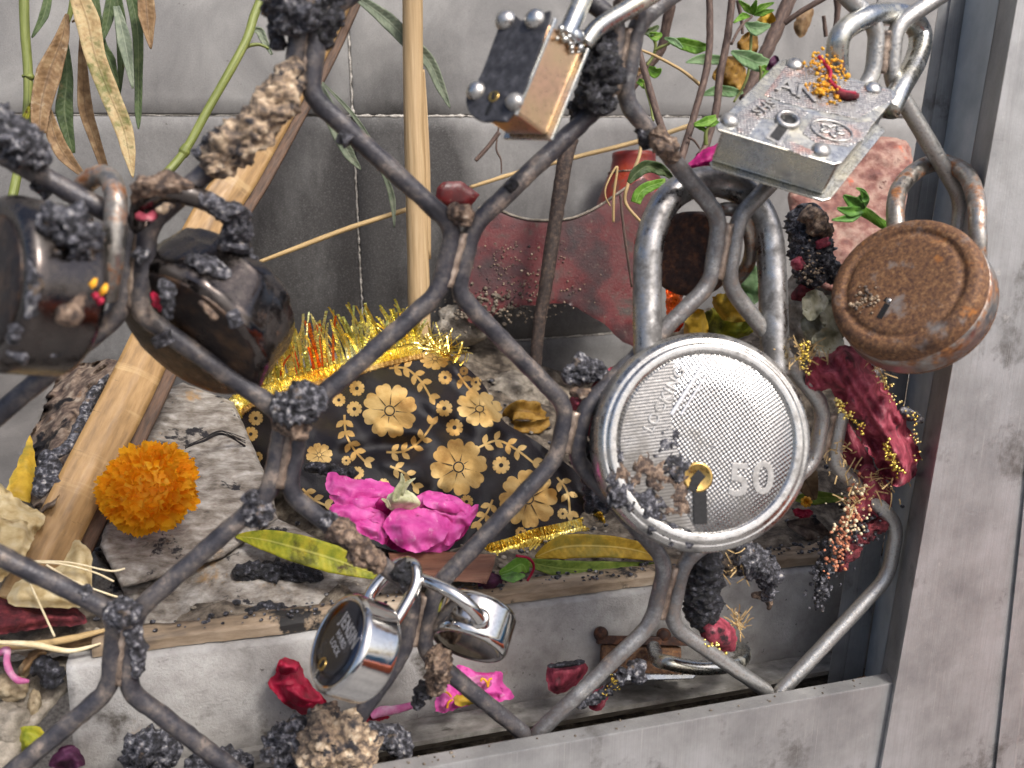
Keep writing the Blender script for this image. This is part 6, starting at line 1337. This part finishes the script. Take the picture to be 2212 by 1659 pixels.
# ================================================================== RED CLOTH STRIPS AND BURNT WICKS
rc = thing('red_prayer_cloth', 'frayed red cloth strip with gold beads and burnt tail hanging beside the post', 'cloth')
pR = plane3((1800, 780, -.004), (1950, 950, -.006), (1850, 1000, -.004))
relief('fabric', Z8((110, 830), (130, 750), (190, 745), (250, 700), (330, 735), (390, 840), (450, 930), (500, 1030), (525, 1090), (505, 1180), (440, 1215), (390, 1170), (320, 1050), (240, 940), (205, 860), (150, 870)), pR, M['redcloth'], rc, 4, .010, 60, .0042, 110, .003, 3, True, None, 2, ruffle=.006, extra=lambda px, py: .0018*math.sin((px*.85-py*.45)*.11+1.5*math.sin(py*.02))+.0008*math.sin((px*.8-py*.5)*.31), jag=4)
relief('fabric', Z8((215, 1060), (240, 960), (320, 1060), (360, 1130), (330, 1160), (260, 1130)), flat_y(.010), M['redcloth'], rc, 6, .005, 24, .002, 90, .003, 3, True, None, 5); relief('fabric', Z8((330, 1130), (400, 1180), (425, 1260), (415, 1310), (330, 1330), (260, 1330), (280, 1230)), flat_y(.002), M['redcloth'], rc, 6, .006, 26, .003, 90, .003, 3, True, None, 6)
def scatter(pts, n, spread, y, rmin, rmax):
    out = []
    for _ in range(n):
        t = random.random()*(len(pts)-1); i = min(int(t), len(pts)-2); a, b = pts[i], pts[i+1]; f = t-i
        px, py = a[0]+(b[0]-a[0])*f+random.gauss(0, spread), a[1]+(b[1]-a[1])*f+random.gauss(0, spread); out.append((at(px, py, y+ryd(.003)), random.uniform(rmin, rmax)*upp(px, py, y)))
    return out
blobs('gold_beads', scatter(Z8((225, 880), (250, 940), (330, 1010)), 60, 5, -.012, 2, 4.5)+scatter(Z8((400, 1050), (430, 1110), (460, 1170)), 70, 6, -.013, 2, 4.5)+scatter(Z8((380, 800), (420, 870), (500, 960), (525, 1115)), 70, 6, -.009, 1.6, 4)+scatter(Z8((105, 700), (115, 800)), 40, 7, -.008, 2, 5), M['goldtinsel'], rc)
blobs('orange_beads', scatter(Z8((330, 1200), (280, 1300), (240, 1400), (210, 1500)), 170, 14, -.002, 2.5, 5.5), pm('faded_orange_bead', [C_('#8a4a34'), C_('#c07a58'), C_('#d8a888')], .4, bump=.4), rc); blobs('pale_beads', scatter(Z8((300, 1230), (300, 1330), (230, 1420)), 70, 18, -.005, 2, 5), M['straw_pale'], rc); blobs('burnt_beads', scatter(Z8((390, 1320), (310, 1380), (240, 1450), (180, 1540), (160, 1630)), 260, 15, .001, 2.5, 7), M['char'], rc)
crust('burnt_tail', dep(Z8((190, 1390), (175, 1500), (160, 1600), (150, 1660)), .004), [12, 11, 9, 5], M['char_black'], rc, .6, 10, 16, 150); crust('burnt_tail', dep(Z8((400, 1310), (340, 1370), (280, 1440), (230, 1520)), .002), [16, 20, 20, 12], M['maroon'], rc, .7, 10, 18, 151); crust('burnt_edge', dep(Z8((455, 930), (500, 960), (535, 975)), -.008), [10, 14, 8], M['char'], rc, .6, 8, 16, 152)
g = []
for _ in range(150):
    p = random.choice(Z8((230, 1080), (300, 1170), (370, 1200), (420, 1220), (240, 1150), (300, 1260), (150, 720), (95, 720), (380, 810))); x, y = p[0]+random.gauss(0, 16), p[1]+random.gauss(0, 14); a = at(x, y, -.004+ryd(.004)); b = at(x+ryd(24), y+ryd(26), -.006+ryd(.006)); g.append((a, b, 1.3*upp(x, y, 0), Vector((ryd(.002), ryd(.002), ryd(.002)))))
strips('frayed_threads', g, M['straw'], rc)
bw = thing('burnt_wick', 'thick burnt black cloth roll hanging below the big lock with red tip', 'cloth')
crust('charred_roll', [(1515, 1180, .004), (1522, 1230, .003), (1518, 1285, .003), (1520, 1335, .004), (1530, 1355, .005)], [36, 44, 40, 34, 12], M['char_black'], bw, .35, 12, 28, 160)
relief('red_tip', [(1510, 1340), (1535, 1325), (1570, 1340), (1590, 1365), (1588, 1405), (1560, 1408), (1520, 1395)], flat_y(.004), M['redcloth'], bw, 5, .006, 18, .003, 120, .004, 3, True, None, 9); crust('charred_roll', [(1590, 1185, .008), (1625, 1210, .007), (1655, 1235, .008), (1660, 1270, .010), (1650, 1300, .012)], [26, 36, 30, 22, 8], M['char'], bw, .6, 12, 24, 161)
crust('charred_roll', [(1625, 1285, .012), (1655, 1290, .013), (1662, 1318, .013)], [8, 10, 5], M['ash_brown'], bw, .5, 9, 16, 162); blobs('gold_flecks', scatter([(1515, 1380), (1545, 1395), (1575, 1400)], 36, 8, .0005, 2, 4.5), M['goldtinsel'], bw)
g = []
for _ in range(60): x, y = random.choice([(1590, 1340), (1600, 1210), (1585, 1230), (1595, 1355)]); x += random.gauss(0, 10); y += random.gauss(0, 14); g.append((at(x, y, .006), at(x+ryd(20), y+ryd(26), .004), 1.4*upp(x, y, 0), Vector((ryd(.002), 0, ryd(.002)))))
strips('frayed_threads', g, M['straw'], bw)
bk = thing('red_knot_cloth', 'charred red cloth knot tied to the bent rod left of the big lock', 'cloth')
relief('fabric', [(1232, 860), (1262, 850), (1310, 800), (1330, 800), (1300, 850), (1288, 900), (1280, 950), (1262, 940), (1245, 960), (1236, 910)], flat_y(.006), M['redcloth'], bk, 5, .005, 16, .002, 120, .004, 3, True, None, 4); crust('charred_end', [(1216, 812, .004), (1250, 800, .003), (1290, 800, .003), (1310, 815, .004)], [12, 26, 24, 12], M['char'], bk, .6, 10, 20, 170); crust('pale_end', [(1230, 845, .003), (1260, 850, .001), (1278, 845, .003)], [10, 16, 8], M['ash_brown'], bk, .5, 9, 16, 171)
crust('charred_end', [(1255, 940, .006), (1268, 1000, .006), (1280, 1060, .008), (1270, 1110, .008)], [12, 22, 20, 10], M['char_black'], bk, .5, 10, 18, 172)
sc1 = thing('red_cloth_scrap', 'scorched red and gold cloth scrap behind the lower bar beside the fallen lock', 'cloth')
relief('fabric', Y3((238, 690), (330, 682), (430, 668), (455, 715), (400, 780), (330, 830), (250, 815)), flat_y(.026), M['redcloth'], sc1, 5, .004, 20, .002, 120, .003, 3, True, None, 11); crust('burnt_edge', dep(Y3((240, 690), (340, 680), (440, 665)), .022), [4, 7, 6], M['char_black'], sc1, .5, 8, 12, 180)
sc2 = thing('red_cloth_scrap', 'tattered pink red scrap hanging under the lower bar', 'cloth')
relief('fabric', Y3((470, 830), (560, 790), (560, 850), (530, 920), (480, 925), (450, 880)), flat_y(.012), M['redcloth'], sc2, 5, .003, 16, .002, 120, .003, 3, True, None, 12); crust('burnt_edge', dep(Y3((640, 700), (610, 770), (500, 850), (390, 910)), .010), [12, 14, 14, 7], M['char'], sc2, .6, 10, 16, 181); blobs('gold_flecks', scatter(Y3((560, 740), (620, 790), (520, 850)), 40, 5, .007, 1.5, 3.5), M['goldtinsel'], sc2)

# ================================================================== RIGHT SIDE HEAP
cm = thing('charred_offering', 'charred heap of cloth and petals with red scraps right of the big shackle', 'offering')
crust('charred_mass', [(1740, 440, .055), (1745, 500, .052), (1750, 560, .050), (1760, 620, .050)], [30, 44, 44, 28], M['char'], cm, .34, 12, 26, 190); crust('charred_mass', [(1775, 500, .048), (1780, 560, .046), (1800, 610, .048)], [22, 28, 18], M['char'], cm, .6, 10, 20, 191); crust('brown_mass', [(1735, 455, .045), (1765, 480, .044), (1790, 510, .046)], [20, 26, 14], M['ash_brown'], cm, .4, 10, 20, 192)
crust('red_scrap', [(1775, 515, .043), (1782, 535, .042)], [14, 16], M['redcloth'], cm, .4, 7, 14, 193); crust('red_scrap', [(1718, 560, .044), (1728, 580, .044)], [12, 14], M['redcloth'], cm, .4, 7, 14, 194); crust('red_scrap', [(1720, 630, .05), (1760, 645, .05)], [18, 18], M['maroon'], cm, .4, 8, 14, 195); blobs('pale_grains', scatter([(1730, 590), (1770, 600), (1740, 520)], 50, 14, .040, 2, 4.5), M['ash'], cm)
sp = thing('severed_flower_stem', 'green flower stem with sepals poking out behind the rusty lock', 'stem')
tube('stem', dep(Y6((640, 850), (760, 910), (860, 980), (980, 1060)), .010, .006), [11, 11, 10, 9], M['leaf_bright'], sp, 12, 6, .06)
for p, w in (([(720, 870), (620, 800), (540, 740)], [30, 60, 10]), ([(720, 880), (600, 890), (480, 860)], [26, 52, 8]), ([(700, 900), (600, 950), (430, 970)], [20, 44, 4]), ([(690, 860), (700, 780), (740, 760), (700, 690)], [20, 40, 40, 4]), ([(720, 860), (760, 780), (720, 700), (660, 670)], [14, 20, 20, 3])): blade('sepal', dep(Y6(*p), .008, .006), [x*.2288 for x in w], M['sepal'], sp, .5, 6)
wf = thing('wilted_white_flower', 'crumpled greenish white wilted flower above the red cloth', 'flower')
for k, poly in enumerate(([(1730, 690), (1760, 650), (1800, 640), (1815, 690), (1780, 740), (1745, 740)], [(1770, 660), (1810, 650), (1830, 690), (1815, 740), (1785, 730)], [(1735, 640), (1765, 625), (1790, 650), (1760, 690), (1735, 680)], [(1760, 720), (1800, 705), (1825, 745), (1790, 765), (1755, 750)])): petal(poly, .045-.004*k, .006, 'wilted', wf, .001, 16, lambda *p: list(p), 50+k, 'petal', .004, ruffle=.007)
gd = thing('heaped_leaves', 'yellow green dried leaves behind the big shackle above the lock body', 'leaf heap')
for k, (poly, mt) in enumerate((([(1510, 690), (1550, 660), (1600, 660), (1640, 700), (1600, 730), (1530, 725)], 'leaf_yg'), ([(1590, 600), (1630, 570), (1650, 620), (1625, 660)], 'leaf_pale'), ([(1540, 640), (1590, 640), (1620, 690), (1560, 690)], 'leaf_yellow'), ([(1440, 620), (1470, 615), (1475, 700), (1445, 710)], 'tinsel_red'), ([(1480, 680), (1520, 670), (1530, 730), (1485, 735)], 'leaf_yellow'))): relief('leaf', poly, flat_y(.09-.006*k), M[mt], gd, 4, .001, 16, .0035, 90, .0006, 3, True, None, 60+k, ruffle=.008)
for k, (a, b, c_, mt, lab) in enumerate((((1715, 1000), (1760, 1080), 30, 'leaf_brown', 'brown dry leaf behind the rim of the big lock'), ((1700, 1130), (1800, 1170), 26, 'leaf_burnt', 'dark folded leaf on the kerb right of the big lock'))): ground_leaf([(a[0], a[1], .07), ((a[0]+b[0])/2, (a[1]+b[1])/2-8, .066), (b[0], b[1], .062)], [4, c_, 4], mt, lab, fold=.4)
yf = thing('tiny_yellow_flower', 'tiny yellow and red flower beside the rim of the big lock', 'flower')
for k in range(7): a = k*.9; blade('petal', [(1742, 1084, .05), (1742+7*math.cos(a), 1084+7*math.sin(a), .048), (1742+13*math.cos(a), 1084+12*math.sin(a), .049)], [2, 5, 2], M['pollen'], yf, .3, 4)
for k in range(6): a = k*.6+.2; blade('petal', [(1735, 1105, .052), (1735+12*math.cos(a), 1105+9*math.sin(a), .05), (1735+22*math.cos(a), 1105+14*math.sin(a), .052)], [3, 7, 2], M['crimson'], yf, .3, 4)

# ================================================================== CRUMBS AND DUST
def crumbs(name, n, fn, mat, rmin, rmax, label):
    o = blobs(name, [(fn(), random.uniform(rmin, rmax)) for _ in range(n)], mat, None, 'stuff', .7); tag(o, label, 'debris')
def on_soil():
    x, y = random.uniform(-.12, .26), random.uniform(.058, .22); return Vector((x, y, soil_z(x, y)+.0006))
crumbs('soil_crumbs', 700, on_soil, M['rock'], .0004, .0018, 'scattered pale soil crumbs around the offerings')
crumbs('char_crumbs', 420, on_soil, M['char'], .0004, .0016, 'scattered black char crumbs around the offerings')
crumbs('kerb_crumbs', 260, lambda: Vector((random.uniform(-.10, .2), random.uniform(.047, .056), .0462)), M['char'], .0003, .0011, 'black crumbs along the kerb top')
crumbs('rail_crumbs', 320, lambda: Vector((random.uniform(-.08, .13), random.uniform(-.005, .022), zr-.0115)), M['ash_brown'], .0004, .0013, 'ash crumbs in the gap behind the bottom rail')
crumbs('sill_crumbs', 36, lambda: Vector((random.uniform(-.06, .12), random.uniform(-.0110, -.0066), zb+.0002)), M['soil'], .0001, .0006, 'fine dark crumbs on the bottom rail')
settle()
